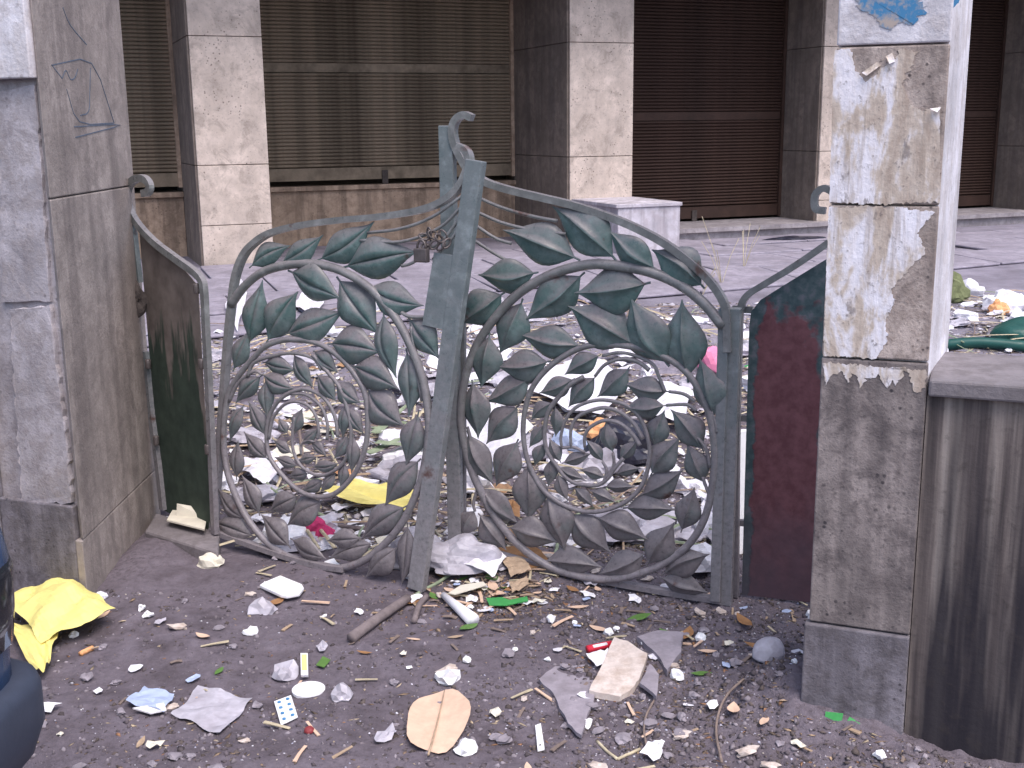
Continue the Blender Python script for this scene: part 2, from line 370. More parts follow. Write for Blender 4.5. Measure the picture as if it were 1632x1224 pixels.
# upper storeys and soffit keep the sky off the shutters
fpart('soffit', 'soffit', s_left, c4b + 3, -.85, D1 + .6, ROOF + .002, ROOF + .12)
fpart('upper_wall', 'render', s_left, c4b + 3, -.8, D1 + 4, ROOF + .122, 9.5)
fpart('back_wall', 'soffit', s_left, c4b + 3, D1 + .34, D1 + .6, -.2, ROOF)
def shutter(s0, s1, z0, z1, mat, pitch, bands, label, D):
    sh = thing('roller_shutter', FO + FU * s0 + FB * D + Z * z0, label, 'shutter')
    w = s1 - s0
    fbox(s0 + .02, s1 - .02, D + .03, D + .04, z0, z1).build('backing', 'dark', sh)
    fbox(s0, s0 + .035, D - .03, D + .05, z0 - .01, z1).build('guide_rail', mat, sh)
    fbox(s1 - .035, s1, D - .03, D + .05, z0 - .01, z1).build('guide_rail', mat if mat == 'shutter_b' else 'marble_brown', sh)
    # one slat mesh shared by all
    k = 7; prof = [(D + .028, 0)] + [(D + .012 - .016 * math.sin(math.pi * j / (k - 1)), pitch * (.04 + .90 * j / (k - 1))) for j in range(k)] + [(D + .028, pitch * .97)]
    mb = MB(); n = len(prof); b0 = FO
    vs = [b0 + FU * (s0 + .036) + FB * d + Z * z for d, z in prof] + [b0 + FU * (s1 - .036) + FB * d + Z * z for d, z in prof]
    mb.add(vs, [(i, i + 1, n + i + 1, n + i) for i in range(n - 1)])
    me = None; z = z0 + .13
    while z < z1:
        bd = [b for b in bands if b[0] <= z < b[1]]
        if bd:
            fbox(s0 + .036, s1 - .036, D + .004, D + .028, z + .004, bd[0][1] - .004).build('band', mat, sh); z = bd[0][1]; continue
        if me is None:
            o = mb.build('slat', mat, sh); me = o.data; o.location = (0, 0, z)
            o.location = Vector((0, 0, z))
        else:
            o = bpy.data.objects.new('slat', me); COL.objects.link(o); o.parent = sh; o.location = (0, 0, z)
        z += pitch
    bb = fbox(s0 + .036, s1 - .036, D - .012, D + .028, z0, z0 + .125).build('bottom_bar', mat, sh)
    lk = fbox((s0 + s1) / 2 - .03, (s0 + s1) / 2 + .03, D - .03, D - .013, z0 - .05, z0 + .09).build('lock_hasp', 'rag', sh)
    return sh
zs = fz(431, 290, D1)                       # bottom of the pale shutter
zsill = fz(431, 299, D1 - .06)
pit = .036
bz = fz(620, 117, D1)
shutter(c1b, c2a - .024, zs, ROOF, 'shutter_a', pit, [(bz, bz + .10)], 'wide dusty olive brown roller shutter with a rusty lock above marble bulkhead', D1)
shutter(s_left, c1a - .024, zs, ROOF, 'shutter_a', pit, [], 'narrow strip of dark roller shutter between leaning pillar and first marble column', D0)
for a, b, D in ((c1b, c2a - .024, D1), (s_left, c1a - .024, D0)):
    bh = fpart('bulkhead', 'marble_brown', a, b, D - .02, D + .3, -.1, zsill - .05)
    fpart('sill', 'marble_brown', a, b, D - .06, D + .3, zsill - .047, zsill, bh)
zt = fz(1090, 365, -.12)                   # step tread
D = D2
shutter(c2b, c3a - .024, zt + .03, ROOF, 'shutter_b', .034, [(fz(1120, 193, D), fz(1120, 193, D) + .1)], 'dark brown roller shutter above the stone step beside the marble bench', D2)
shutter(c3b, c4a - .024, zt + .03, ROOF, 'shutter_b', .034, [(fz(1560, 190, D), fz(1560, 190, D) + .1)], 'dark brown roller shutter behind the scuffed white gate pillar', D2)
st = thing('stone_step', FO + FU * c2b, 'long grey stone step with overhanging tread below the dark brown shutters', 'step')
zg = FZ - .05
for k in range(5):
    a = c2b - .3 + k * 1.75; b = a + 1.746
    fbox(a, b, -.12, D + .04, zt - .045, zt).build('tread', 'step', st)
    fbox(a, b, -.07, -.05, zg - .1, zt - .047).build('riser', 'step', st)
# bench box in front of second column
bs0 = fs(912, 305); d = 0.05
while d < 2 and fs(984, 330, -d) < bs0: d += .01 if False else .01
# find how far forward the front left corner comes
best = min((abs(fs(984, 326, -q / 100) - bs0), q / 100) for q in range(5, 200)); bd_ = best[1]
bs1 = fs(1088, 322, -bd_); bzt = fz(984, 326, -bd_)
be = thing('marble_bench', FO + FU * bs0 - FB * bd_ + Z * FZ, 'low pale marble block bench standing against the second column', 'bench')
bevel(fbox(bs0 + .015, bs1 - .015, -bd_ + .015, -.002, FZ - .3, bzt - .037).build('base', 'bench', be), .006)
bevel(fbox(bs0 - .01, bs1, -bd_, -.002, bzt - .035, bzt).build('top_slab', 'bench', be), .006)

# ---- courtyard paving slabs (let into the dirt)
pv = bpy.data.objects.new('courtyard_paving', None); COL.objects.link(pv); pv['kind'] = 'structure'; pv['_w'] = [0, 0, 0]
pr = random.Random(3)
for i in range(-5, 9):
    for j in range(0, 4):
        s0 = i * .98 + (j % 2) * .4; d0 = -.75 - j * .72
        c = FO + FU * (s0 + .45) + FB * (d0 + .33)
        if pr.random() < .12: continue
        zc = float(hgt(c.x, c.y)) + .006 + pr.uniform(-.004, .008); tl = pr.uniform(-.008, .008)
        mb = MB(); q = [FO + FU * (s0 + pr.uniform(0, .015)) + FB * (d0 + pr.uniform(0, .015)), FO + FU * (s0 + .965) + FB * d0, FO + FU * (s0 + .965) + FB * (d0 + .705), FO + FU * s0 + FB * (d0 + .7)]
        q = [Vector((p.x, p.y, float(hgt(p.x, p.y)) + .008 + tl * (1 if k < 2 else -1))) for k, p in enumerate(q)]
        mb.prism(q, Vector((0, 0, .02))); o = mb.build('paving_slab', 'pave', pv); bevel(o, .008)

# ---- left gate pillar
GY = math.radians(20.7)
GU = Vector((math.cos(GY), -math.sin(GY), 0)); GN = Vector((-math.sin(GY), -math.cos(GY), 0))   # along the street wall, towards the street
LP = gp(140, 955, 0.0); LPF = Plane(LP, GN)
lp = thing('left_gate_pillar', LP, 'tall grimy stone gate pillar with missing facing slabs and pencil scribble', 'pillar'); lp.name = 'gate_pillar'
SB = Vector((0.0, 1, 0)); SU = Vector((1, 0, 0))          # its inner side runs straight back
def lbox(x0, x1, n0, n1, z0, z1):  # along GU (negative = left), outwards GN, up
    return box(LP, GU, GN, Z, x0, x1, n0, n1, z0, z1)
TOPZ = 3.4
core = MB(); q = [LP + GU * -1.2 + GN * -.03, LP - GU * .03 + GN * -.03, LP - GU * .03 + SB * .82, LP - GU * 1.2 + SB * 1.1]
core.hexa([p + Z * -.3 for p in q], [p + Z * TOPZ for p in q]); core.build('core', 'mortar', lp)
# side facing: big slabs, front edge shows its thickness
zj = Plane(LP, SU).at(100, 315).z
for z0, z1 in ((-.2, .20), (.203, zj), (zj + .004, zj + 1.05), (zj + 1.054, TOPZ)):
    q = [LP - GU * .029, LP, LP + SB * .82, LP + SB * .82 - SU * .028]
    if z0 > .1: q = [LP - GU * .024 + GN * -.02, LP + GN * -.004, LP + SB * .82, LP + SB * .82 - SU * .024]
    o = MB().hexa([p + Z * z0 for p in q], [p + Z * z1 for p in q]).build('side_slab', 'pillar_grey', lp); bevel(o, .004)
zA = LPF.at(30, 125).z; zB = LPF.at(90, 805).z; zC = LPF.at(60, 485).z
xL = (LPF.at(0, 500) - LP).dot(GU)
bevel(lbox(-1.2, -.012, -.028, .014, zA, TOPZ).build('white_slab', 'pillar_white', lp), .004)
bevel(lbox(-.33, -.0305, -.0295, -.001, -.2, zB).build('base_slab', 'pillar_low', lp), .005)
bevel(lbox(-1.2, -.335, -.0295, .004, -.2, zC - .06).build('front_slab', 'pillar_low', lp), .005)
def rough_patch(pts, mat, parent, depth, nrm, jit=.006, seed=1, n=26, name='plaster_patch'):
    r = random.Random(seed); out = []
    P = [Vector(p) for p in pts]
    for i in range(len(P)):
        a, b = P[i], P[(i + 1) % len(P)]; k = max(2, int((b - a).length / .02))
        for j in range(k): out.append(a.lerp(b, j / k) + Vector((r.uniform(-jit, jit), r.uniform(-jit, jit) * .2, r.uniform(-jit, jit))))
    mb = MB().prism(out, nrm * depth); return mb.build(name, mat, parent)
def lpx(*pp): return [LPF.at(x, y, -.0295) for x, y in pp]
rough_patch(lpx((3, 145), (60, 135), (84, 478), (8, 482)), 'mortar', lp, .012, GN, .004, 3)
rough_patch(lpx((22, 492), (84, 486), (112, 700), (121, 800), (40, 796)), 'mortar', lp, .018, GN, .005, 4)
# pencil scribble on the side face
SPL = Plane(LP, SU)
for st_ in [[(82, 103), (99, 125)], [(82, 104), (146, 101), (182, 196)], [(99, 125), (105, 112), (112, 126), (119, 124), (124, 110)], [(106, 142), (127, 194), (182, 196)],
            [(144, 108), (143, 150), (141, 178), (128, 184)], [(118, 202), (192, 199), (120, 219)], [(100, 12), (112, 40), (138, 71)]]:
    mb = MB(); P = [SPL.at(x, y, .0012) for x, y in st_]; mb.sweep(smoothpath(P, 3), [(-.0016, -.0008), (.0016, -.0008), (.0016, .0008), (-.0016, .0008)], SU); mb.build('pencil_stroke', 'ink', lp)

# ---- right gate pillar
RY = math.radians(22)
RU = Vector((math.cos(RY), -math.sin(RY), 0)); RNn = Vector((-math.sin(RY), -math.cos(RY), 0))
RPr = gp(1437, 1178, 0); RPF = Plane(RPr, RNn)
xa = (RPF.at(1310, 560) - RPr).dot(RU)     # left edge (negative)
xr = (RPF.at(1481, 560) - RPr).dot(RU)
rp = thing('gate_pillar', RPr + RU * xa, 'pale scuffed marble gate pillar with torn poster paper and blue paint patch', 'pillar')
BK = Vector((.42, .9, 0)).normalized()      # its sides run back at a slight splay
def rprism(x0, x1, f0, f1, z0, z1, b=.42):
    q = [RPr + RU * x0 + RNn * f1, RPr + RU * x1 + RNn * f1, RPr + RU * x1 + RNn * f0, RPr + RU * x0 + RNn * f0]
    return MB().hexa([p + Z * z0 for p in q], [p + Z * z1 for p in q])
SBK = Vector((math.sin(math.radians(27)), math.cos(math.radians(27)), 0))
q = [RPr + RU * (xa + .003) + RNn * -.022, RPr + RU * (xr - .003) + RNn * -.022, RPr + RU * (xr - .003) + SBK * .40, RPr + RU * (xa + .003) + SBK * .40]
MB().hexa([p + Z * -.3 for p in q], [p + Z * TOPZ for p in q]).build('core', 'pillar_white', rp)
z1_, z2_, z3_, z0_ = (RPF.at(1400, 575).z, RPF.at(1420, 328).z, RPF.at(1420, 73).z, RPF.at(1360, 1002).z)
for a, b, mt, ex in ((-.2, z0_, 'pillar_low', .010), (z0_ + .004, z1_, 'pillar_tan', 0), (z1_ + .005, z2_, 'pillar_mid', 0), (z2_ + .003, z3_, 'pillar_mid', 0), (z3_ + .004, z3_ + .75, 'pillar_white', 0), (z3_ + .754, TOPZ, 'pillar_white', 0)):
    o = rprism(xa - ex, xr, -.0215, ex, a, b).build('stone_slab', mt, rp); bevel(o, .004)
# torn paper, traced on the pillar front
def torn(px, mat, off, seed, jit=.004):
    P = [RPF.at(x, y, off) for x, y in px]; r = random.Random(seed); out = []
    for i in range(len(P)):
        a, b = P[i], P[(i + 1) % len(P)]; k = max(1, int((b - a).length / .0045))
        for j in range(k):
            p = a.lerp(b, j / k); out.append(p + (RU * (r.uniform(-jit, jit) * (2.4 if r.random() < .3 else 1)) if 1328 < px[i][0] < 1495 else RU * r.uniform(-.001, .001)) + Z * r.uniform(-jit, jit))
    return MB().prism(out, RNn * .0012).build('torn_paper', mat, rp)
def m_torn(name, seed):
    n = NT(name); a = n.noise(7, 6, vs=(1.6, 1.6, .7), rough=.68, loc=(seed, 0, 0), dist=.4); b = n.noise(60, 5, rough=.7); s_ = n.noise(1, 6, vs=(26, 26, 2.0), rough=.65, loc=(0, seed, 0)); k = n.noise(22, 5, vs=(1, 1, .5), rough=.75, loc=(seed, seed, 1))
    col = n.ramp(a, [(.38, (.82, .80, .88)), (.47, (.74, .71, .76)), (.54, (.56, .48, .42)), (.64, (.42, .34, .29))])
    col = n.mix(n.math('MULTIPLY', n.step(s_, .53, .63), .55), col, (.36, .295, .25))
    col = n.mix(n.math('MULTIPLY', n.step(k, .60, .67), .7), col, (.20, .17, .165))
    col = n.mix(n.math('MULTIPLY', n.step(b, .60, .70), .7), col, (.16, .14, .14))
    n.bump(n.math('ADD', n.math('MULTIPLY', b, .7), n.math('ADD', k, s_)), .7, .004); return n.fin(col, .8, 0, .2)
M['torn_a'] = m_torn('torn_poster_paper', 2.0); M['torn_b'] = m_torn('weathered_poster_paper', 9.0)
torn([(1321, 331), (1400, 328), (1478, 336), (1488, 338), (1462, 372), (1474, 402), (1440, 438), (1420, 462), (1428, 480), (1408, 512), (1415, 535), (1398, 572), (1312, 566)], 'torn_a', .0006, 5, .003)
torn([(1329, 80), (1356, 78), (1362, 110), (1380, 130), (1420, 98), (1440, 76), (1462, 84), (1440, 130), (1450, 165), (1470, 178), (1498, 170), (1498, 322), (1400, 326), (1322, 322)], 'torn_b', .0006, 6, .003)
for px, b1, r_ in (([(1374, 116), (1398, 99), (1404, 104), (1382, 121)], .010, 1), ([(1412, 90), (1422, 84), (1427, 98), (1418, 102)], .010, 2), ([(1482, 173), (1500, 171), (1494, 179)], .012, 3)):
    P = [RPF.at(x, y, .002) for x, y in px]; P[-1] = P[-1] + RNn * b1; P[0] = P[0] + RNn * b1 * .6
    MB().prism(P, RNn * .0015).build('paper_curl', 'torn_b', rp)
_tr = random.Random(31); torn([(1311, 577), (1478, 591)] + [(1477 - 7 * k, 612 + (18 if k < 6 else 4) * math.sin(k * .9) - k * .6 + _tr.uniform(-9, 12)) for k in range(24)], 'torn_a', .0006, 15, .003)
M['bluepaint'] = (lambda n: n.fin(n.mix(n.step(n.noise(25, 7, rough=.7), .42, .6), (.06, .22, .42), (.42, .36, .33)), .7))(NT('flaking_blue_paint'))
torn([(1362, -6), (1470, -6), (1474, 18), (1455, 40), (1430, 34), (1418, 52), (1396, 30), (1368, 14)], 'bluepaint', .0006, 8, .005)
torn([(1509, -6), (1530, -6), (1528, 4), (1512, 22)], 'bluepaint', -.05, 9, .002)
# ---- low wall right of it, with coping
zc0 = RPF.at(1500, 605).z; zc1 = RPF.at(1500, 632).z
lw = thing('boundary_wall', RPr + RU * .8, 'low dark streaked boundary wall with stone coping beside the marble gate pillar', 'wall')
rprism(xr + .002, 3.2, -.30, -.012, -.3, zc1 - .002).build('wall_face', 'wall_dark', lw)
for k in range(3):
    o = rprism(xr + .004 + k * .95, xr + .95 + k * .95, -.36, .012, zc1, zc0).build('coping_stone', 'coping', lw); bevel(o, .006)
# same wall on the far left side of the left pillar is out of the picture

# ================================================================== THE GATE
def catm(plane, px, off=0.0, per=5): return smoothpath([plane.at(x, y, off) for x, y in px], per)
def bar(plane, px, w, t, off=0.0, per=5, sm=True):
    P = catm(plane, px, off, per) if sm else [plane.at(x, y, off) for x, y in px]
    return MB().sweep(P, [(-w / 2, -t / 2), (w / 2, -t / 2), (w / 2, t / 2), (-w / 2, t / 2)], plane.n)
def leafmesh(plane, base, tip, wpx, style, r):
    off = r.uniform(-.005, .006)
    B = plane.at(*base, off); T = plane.at(*tip, off); ax = T - B; L = ax.length; a = ax.normalized()
    n = plane.n.copy(); s_ = n.cross(a).normalized()
    mid = (B + T) / 2; dist = (mid - CAM).length
    wd = wpx * dist / F * (1.36 + .14 * min(1, max(0, (wpx - 15) / 25)))
    tw = math.radians(r.uniform(-16, 16)); bend = r.uniform(-.07, .07) * L; curl = r.uniform(-.05, .10) * L
    cv = [-1, -.72, -.38, -.07, 0, .07, .38, .72, 1]; nt = 12; F_ = []; K = []
    for i in range(nt + 1):
        t = i / nt; u = max(0, (t - .07) / .93)
        f = max(.05 * (1 - t), math.sin(math.pi * min(1, u ** .80)) ** 1.5) if t < 1 else .01
        c = B + a * (t * L) + s_ * (bend * math.sin(math.pi * t)) + n * (curl * (t - .3) ** 2)
        ct, sn = math.cos(tw * f), math.sin(tw * f)
        for v in cv:
            hw = wd / 2 * f; av = abs(v)
            if style > 0: h = wd * .20 * f * (1 - av ** 2) - (.010 * wd / .07 if v == 0 else 0) * f
            else: h = wd * .15 * f * (1 - av ** 2) + (.010 * wd / .07 if v == 0 else (.003 if av < .1 else 0)) * f
            sd_ = s_ * ct + n * sn; nn = n * ct - s_ * sn
            p = c + sd_ * (hw * v) + nn * h
            F_.append(p); K.append(p - nn * .0025)
    k = len(cv); m = len(F_); fs_ = []
    for i in range(nt):
        for j in range(k - 1):
            x = i * k + j
            fs_.append((x, x + 1, x + k + 1, x + k)); fs_.append((m + x, m + x + k, m + x + k + 1, m + x + 1))
        for j, d_ in ((0, 1), (k - 1, -1)):
            x = i * k + j; q = (x, x + k, m + x + k, m + x); fs_.append(q if d_ > 0 else q[::-1])
    return MB().add(F_ + K, fs_)
# --- left leaf: sagging on its broken hinge, slightly tipped back
LF = gp(655, 938, 0.0); LH = gp(340, 845, .055)
_u = (LF - LH).normalized(); _n = Vector((_u.y, -_u.x, 0)).normalized()
if _n.y > 0: _n = -_n
_n = (_n + Z * .07).normalized()
GL = Plane(LF, _n)
gl = thing('gate_leaf', LH, 'sagging green iron gate leaf of spiral stems and leaves leaning beside the grimy pillar', 'gate')
left_leaves = [((397,427),(464,391),26),((445,420),(516,374),27),((505,415),(596,353),36),((545,427),(667,401),46),((459,431),(545,477),42),((536,441),(603,535),46),((583,454),(676,487),38),
 ((396,552),(420,446),33),((371,592),(397,525),24),((424,548),(477,464),38),((452,533),(548,495),38),((522,548),(609,562),43),((611,495),(631,603),37),((558,583),(636,621),38),((649,505),(700,573),38),
 ((647,555),(653,664),34),((583,617),(643,680),42),((667,656),(647,743),32),((671,731),(614,807),36),((649,806),(575,860),34),((634,872),(585,919),34),((649,833),(641,931),28),((516,798),(457,838),34),((477,790),(428,816),26),
 ((414,822),(386,757),26),((391,829),(347,777),25),((405,856),(338,833),30),((463,874),(415,820),30),((463,858),(522,890),30),((577,858),(520,862),24),((597,866),(525,890),27),
 ((418,577),(472,591),24),((467,562),(499,618),25),((499,559),(538,594),27),((416,595),(470,620),25),((418,598),(375,643),22),((423,603),(427,667),21),((504,596),(536,640),27),((533,606),(577,643),25),((389,645),(367,704),22),
 ((423,696),(397,638),22),((377,765),(381,701),22),((428,733),(390,687),22),((470,692),(483,650),17),((459,692),(444,665),14),((480,709),(509,682),15),((494,704),(521,728),15),((475,736),(506,728),13),((497,743),(541,738),16),
 ((465,723),(435,701),15),((475,743),(438,728),15),((492,755),(460,760),17),((516,763),(480,782),16),((536,753),(511,785),16),((548,736),(543,777),16),((563,692),(560,755),20),((555,692),(533,731),18),((551,643),(546,699),20),((553,647),(580,692),20)]
rr = random.Random(11)
for b, t, w in left_leaves: leafmesh(GL, b, t, w, 1, rr).build('iron_leaf', 'iron', gl, smooth=True)
def stem(plane, root, px, r0, r1, name='scroll_stem', off=0.0, mat='dusty'):
    MB().tube(catm(plane, px, off + .006), lambda t: 1.28 * (r0 + (r1 - r0) * t), plane.n).build(name, mat, root, smooth=True)
stem(GL, gl, [(368,486),(390,456),(420,433),(460,422),(500,421),(540,430),(580,452),(612,482),(640,522),(660,565),(675,610),(683,660),(683,700),(675,750),(662,790),(640,835),(610,870),(580,893),(545,905),(505,903),(465,890),(430,868),(400,835),(378,795),(362,750),(356,700),(359,655),(366,625),(379,601),(401,574),(423,552),(452,542),(482,542),(511,549),(541,569),(565,596),(582,628),(586,667),(584,704),(573,741),(555,768),(533,787),(509,792),(484,786),(462,770),(440,745),(428,723),(425,692),(430,662),(445,638),(465,625),(487,620),(511,630),(526,647),(536,672),(538,696)], .0125, .005)
stem(GL, gl, [(428,700),(435,667),(453,645),(472,640),(492,647),(504,665),(508,687),(506,699)], .005, .004)
stem(GL, gl, [(465,628),(485,628),(502,638),(514,652),(522,677),(521,701)], .005, .004)
stem(GL, gl, [(470,665),(466,692),(467,716),(475,736),(489,750),(511,758),(533,750),(548,736),(558,711),(559,679),(551,643),(540,615),(520,590),(498,565)], .004, .006)
stem(GL, gl, [(480,725),(480,709),(490,702),(500,704)], .0035, .003)
stem(GL, gl, [(365,640),(380,610),(405,592),(418,597)], .006, .004); stem(GL, gl, [(395,600),(405,578),(440,566),(470,563),(500,572),(512,590)], .006, .004)
stem(GL, gl, [(690,505),(655,505),(640,498)], .005, .005); stem(GL, gl, [(673,640),(660,560),(655,520)], .005, .004)
# frame bars
bar(GL, [(340,848),(350,720),(362,560),(370,480),(376,440),(388,408),(405,388),(432,371),(480,359),(540,351),(600,346),(660,337),(700,324),(728,303),(743,277),(748,255),(743,240),(730,233)], .020, .030).build('top_rail', 'dusty', gl)
bar(GL, [(336,845),(400,868),(470,891),(520,903),(548,907)], .018, .028, .012).build('bottom_rail', 'dusty', gl)
# free post: square tube
def post(plane, root, p0, p1, wpx, t, name='post', mat='post', off=0.0):
    a, b = plane.at(*p0, off), plane.at(*p1, off); ax = (b - a).normalized(); s_ = plane.n.cross(ax).normalized()
    w = wpx * ((a + b) / 2 - CAM).length / F / abs(s_.dot(RT))
    o = MB().sweep([a, b], [(-w / 2, -t), (w / 2, -t), (w / 2, 0), (-w / 2, 0)], plane.n).build(name, mat, root); return bevel(o, .003)
post(GL, gl, (660, 941), (755, 255), 26, .030, off=.018)
MB().prism([GL.at(x, y, .004) for x, y in ((695, 402), (738, 409), (719, 527), (676, 517))], GL.n * .012).build('lock_plate', 'post', gl)
for px in ([(586, 371), (640, 364), (690, 345), (737, 312)], [(573, 383), (640, 385), (700, 363), (738, 327)], [(665, 399), (700, 388), (737, 343)], [(690, 413), (710, 392), (738, 358)], [(640, 424), (655, 420), (668, 412)]):
    stem(GL, gl, px, .0042, .0042, 'wire_rod', mat='dusty')
# padlock and chain hang on the lock plate
pl_c = GL.at(672, 407, .03)
lockt = thing('padlock', pl_c, 'small rusty padlock with knotted chain on the sagging gate leaf', 'padlock')
_s = GL.n.cross(Z).normalized()
bevel(box(pl_c, _s, Z, GL.n, -.024, .024, -.022, .022, -.012, .012).build('lock_body', 'lock', lockt), .004)
MB().tube([pl_c + _s * (.016 * math.cos(t)) + Z * (.02 + .028 * math.sin(t)) for t in np.linspace(0, math.pi, 9)], .004, GL.n).build('shackle', 'lock', lockt, smooth=True)
def link(c, ax1, ax2, a, b, r):
    P = [c + ax1 * (a * math.cos(t)) + ax2 * (b * math.sin(t)) for t in np.linspace(0, 2 * math.pi, 13)]
    return MB().tube(P, r, ax1.cross(ax2), 6)
cr = random.Random(5)
for x, y in ((676, 396), (682, 386), (676, 377), (690, 374), (700, 380), (692, 390), (703, 392), (712, 388), (706, 374), (684, 371)):
    c = GL.at(x, y, .02 + cr.uniform(-.01, .015)); v1 = Vector((cr.uniform(-1, 1), cr.uniform(-.5, .5), cr.uniform(-1, 1))).normalized(); v2 = v1.cross(Vector((cr.uniform(-1, 1), 1, cr.uniform(-1, 1)))).normalized()
    link(c, v1, v2, .017, .011, .0035).build('chain_link', 'lock', lockt, smooth=True)
# --- right leaf: swung a little inwards
RH = gp(1152, 962, 0.0); AL = math.radians(21)
_u = Vector((-math.cos(AL), math.sin(AL), 0)); _n = Vector((-math.sin(AL), -math.cos(AL), 0))
GR = Plane(RH, _n)
gr = thing('gate_leaf', RH, 'upright iron gate leaf of spiral stems and leaves hinged beside the red brown panel', 'gate')
right_leaves = [((925,415),(803,366),46),((983,417),(879,329),50),((1048,431),(970,367),37),((1123,460),(1038,398),46),((858,434),(761,438),41),((932,434),(836,511),44),((1037,450),(917,466),52),((804,466),(734,517),44),((833,476),(795,565),40),((929,551),(828,533),38),
 ((1015,552),(906,487),52),((1067,584),(1005,473),54),((1097,610),(1088,476),50),((878,575),(792,584),38),((780,530),(766,619),38),((752,605),(763,699),37),((849,597),(773,639),34),((828,645),(776,707),36),((744,686),(788,773),34),((826,700),(789,776),36),
 ((841,738),(841,832),39),((765,773),(826,835),34),((869,787),(900,877),42),((807,841),(890,866),36),((906,815),(974,880),40),((948,824),(1033,860),36),((864,894),(962,903),34),((1030,880),(954,914),34),((1030,903),(1075,832),36),((1055,917),(1131,883),34),((1050,920),(1129,945),31),((762,818),(807,877),32),((757,812),(737,855),26),
 ((993,810),(1078,812),31),((1019,790),(1089,748),31),((1036,759),(1084,697),34),((1042,714),(1059,654),28),((1122,720),(1069,652),34),((1122,773),(1094,707),30),((1085,849),(1107,776),30),((1137,670),(1115,570),38),((1068,624),(995,611),31),((1063,646),(993,649),28),((958,565),(900,597),26),((1004,584),(951,633),30),((951,599),(905,650),26),((916,603),(858,627),25),
 ((882,641),(846,670),20),((884,646),(885,697),18),((868,675),(843,714),16),((868,705),(852,744),16),((894,738),(875,698),17),((877,730),(874,776),17),((889,753),(906,798),17),((889,744),(932,764),16),((895,739),(943,723),16),((966,762),(923,748),15),((962,737),(933,700),16),((978,723),(966,670),23),((987,734),(1017,702),17),((980,757),(1022,746),15),((962,776),(1012,776),18),((939,782),(982,801),17),((914,776),(946,808),17)]
for b, t, w in right_leaves: leafmesh(GR, b, t, w, -1, rr).build('iron_leaf', 'iron', gr, smooth=True)
stem(GR, gr, [(1152,520),(1120,482),(1080,452),(1030,432),(970,422),(930,423),(880,437),(830,465),(790,505),(760,550),(742,600),(735,650),(737,690),(750,745),(775,800),(805,845),(840,880),(880,905),(930,920),(975,923),(1020,914),(1060,897),(1100,865),(1125,820),(1137,760),(1138,710),(1130,660),(1110,615),(1085,585),(1050,565),(1010,553),(965,549),(930,553),(895,570),(865,595),(845,625),(835,665),(835,705),(845,745),(865,780),(895,803),(930,815),(965,813),(1000,798),(1025,770),(1035,730),(1033,700),(1022,670),(1005,650),(980,640),(950,638),(920,648),(902,668),(894,695),(895,713)], .0135, .004)
stem(GR, gr, [(910,713),(910,685),(920,665),(940,655),(965,650),(990,658),(1010,675),(1025,700)], .004, .006)
stem(GR, gr, [(932,713),(932,695),(942,680),(965,670),(990,676),(1008,692),(1020,710)], .004, .006)
stem(GR, gr, [(895,714),(915,713),(932,721)], .004, .004)
stem(GR, gr, [(1035,590),(1019,578),(998,572),(980,574),(962,583),(948,600)], .006, .004)
stem(GR, gr, [(1060,625),(1050,600),(1040,580),(1010,566),(985,562),(960,567)], .005, .004)
stem(GR, gr, [(930,601),(909,613),(891,632),(875,654),(869,677),(868,700),(873,721),(886,741),(898,757),(914,769),(934,773),(953,773),(969,762),(980,746),(994,730)], .0065, .005)
for px in ([(966,762),(978,742),(977,722)], [(962,770),(967,750),(960,735)], [(1110,655),(1095,645),(1062,646)], [(1108,640),(1090,628),(1066,624)], [(1132,745),(1125,715),(1105,690)], [(1135,800),(1125,775),(1120,760)], [(1142,690),(1138,668),(1125,640)], [(765,770),(755,800),(757,815)], [(760,765),(750,700),(745,680)]): stem(GR, gr, px, .005, .004)
bar(GR, [(753,188),(740,183),(728,190),(722,206),(725,228),(735,250),(748,271),(772,289),(810,302),(860,314),(910,326),(955,340),(1000,357),(1050,382),(1092,411),(1126,442),(1148,471),(1158,500),(1160,560)], .022, .034).build('top_rail', 'dusty', gr)
bar(GR, [(722,862),(800,885),(900,912),(1000,932),(1080,946),(1150,957)], .018, .028, -.012).build('bottom_rail', 'dusty', gr)
post(GR, gr, (724, 868), (709, 200), 22, .034, off=.012); post(GR, gr, (729, 868), (728, 430), 24, .02, name='post_stiffener', mat='dusty', off=-.024)
post(GR, gr, (1139, 960), (1153, 492), 15, .034, off=.010); post(GR, gr, (1156, 966), (1170, 492), 17, .034, off=-.004, name='hinge_post')
for px in ([(760,314),(800,331),(850,345),(888,352)], [(758,337),(800,355),(850,367),(902,373)], [(756,358),(790,380),(815,388)], [(754,382),(790,405),(822,422)]): stem(GR, gr, px, .0045, .0045, 'wire_rod')
# ---- fixed panel on the left, from the pillar to the hinge
PLl, PLr = gp(258, 812, .05), gp(340, 850, .05)
_u = (PLr - PLl).normalized(); _n = Vector((_u.y, -_u.x, 0)); _n = -_n if _n.y > 0 else _n
PL = Plane(PLl, _n)
fl = thing('gate_side_panel', PLl, 'narrow green sheet metal side panel with scrolled top bar against the grimy pillar', 'gate panel')
M['sheet_l'] = (lambda n: n.fin(n.mix(n.step(n.math('ADD', n.posz(), n.math('MULTIPLY', n.math('SUBTRACT', n.noise(4, 7, vs=(4, 4, .6), rough=.6), .5), 1.3)), .62, .74), n.ramp(n.noise(15, 6), [(.3, (.028, .042, .035)), (.7, (.055, .08, .062))]), n.ramp(n.noise(9, 7), [(.3, (.11, .092, .085)), (.7, (.24, .205, .19))])), .8))(NT('stained_green_sheet'))
MB().prism([PL.at(x, y) for x, y in ((222, 368), (250, 388), (290, 425), (312, 452), (316, 470), (337, 850), (258, 812))], -_n * .003).build('sheet', 'sheet_l', fl)
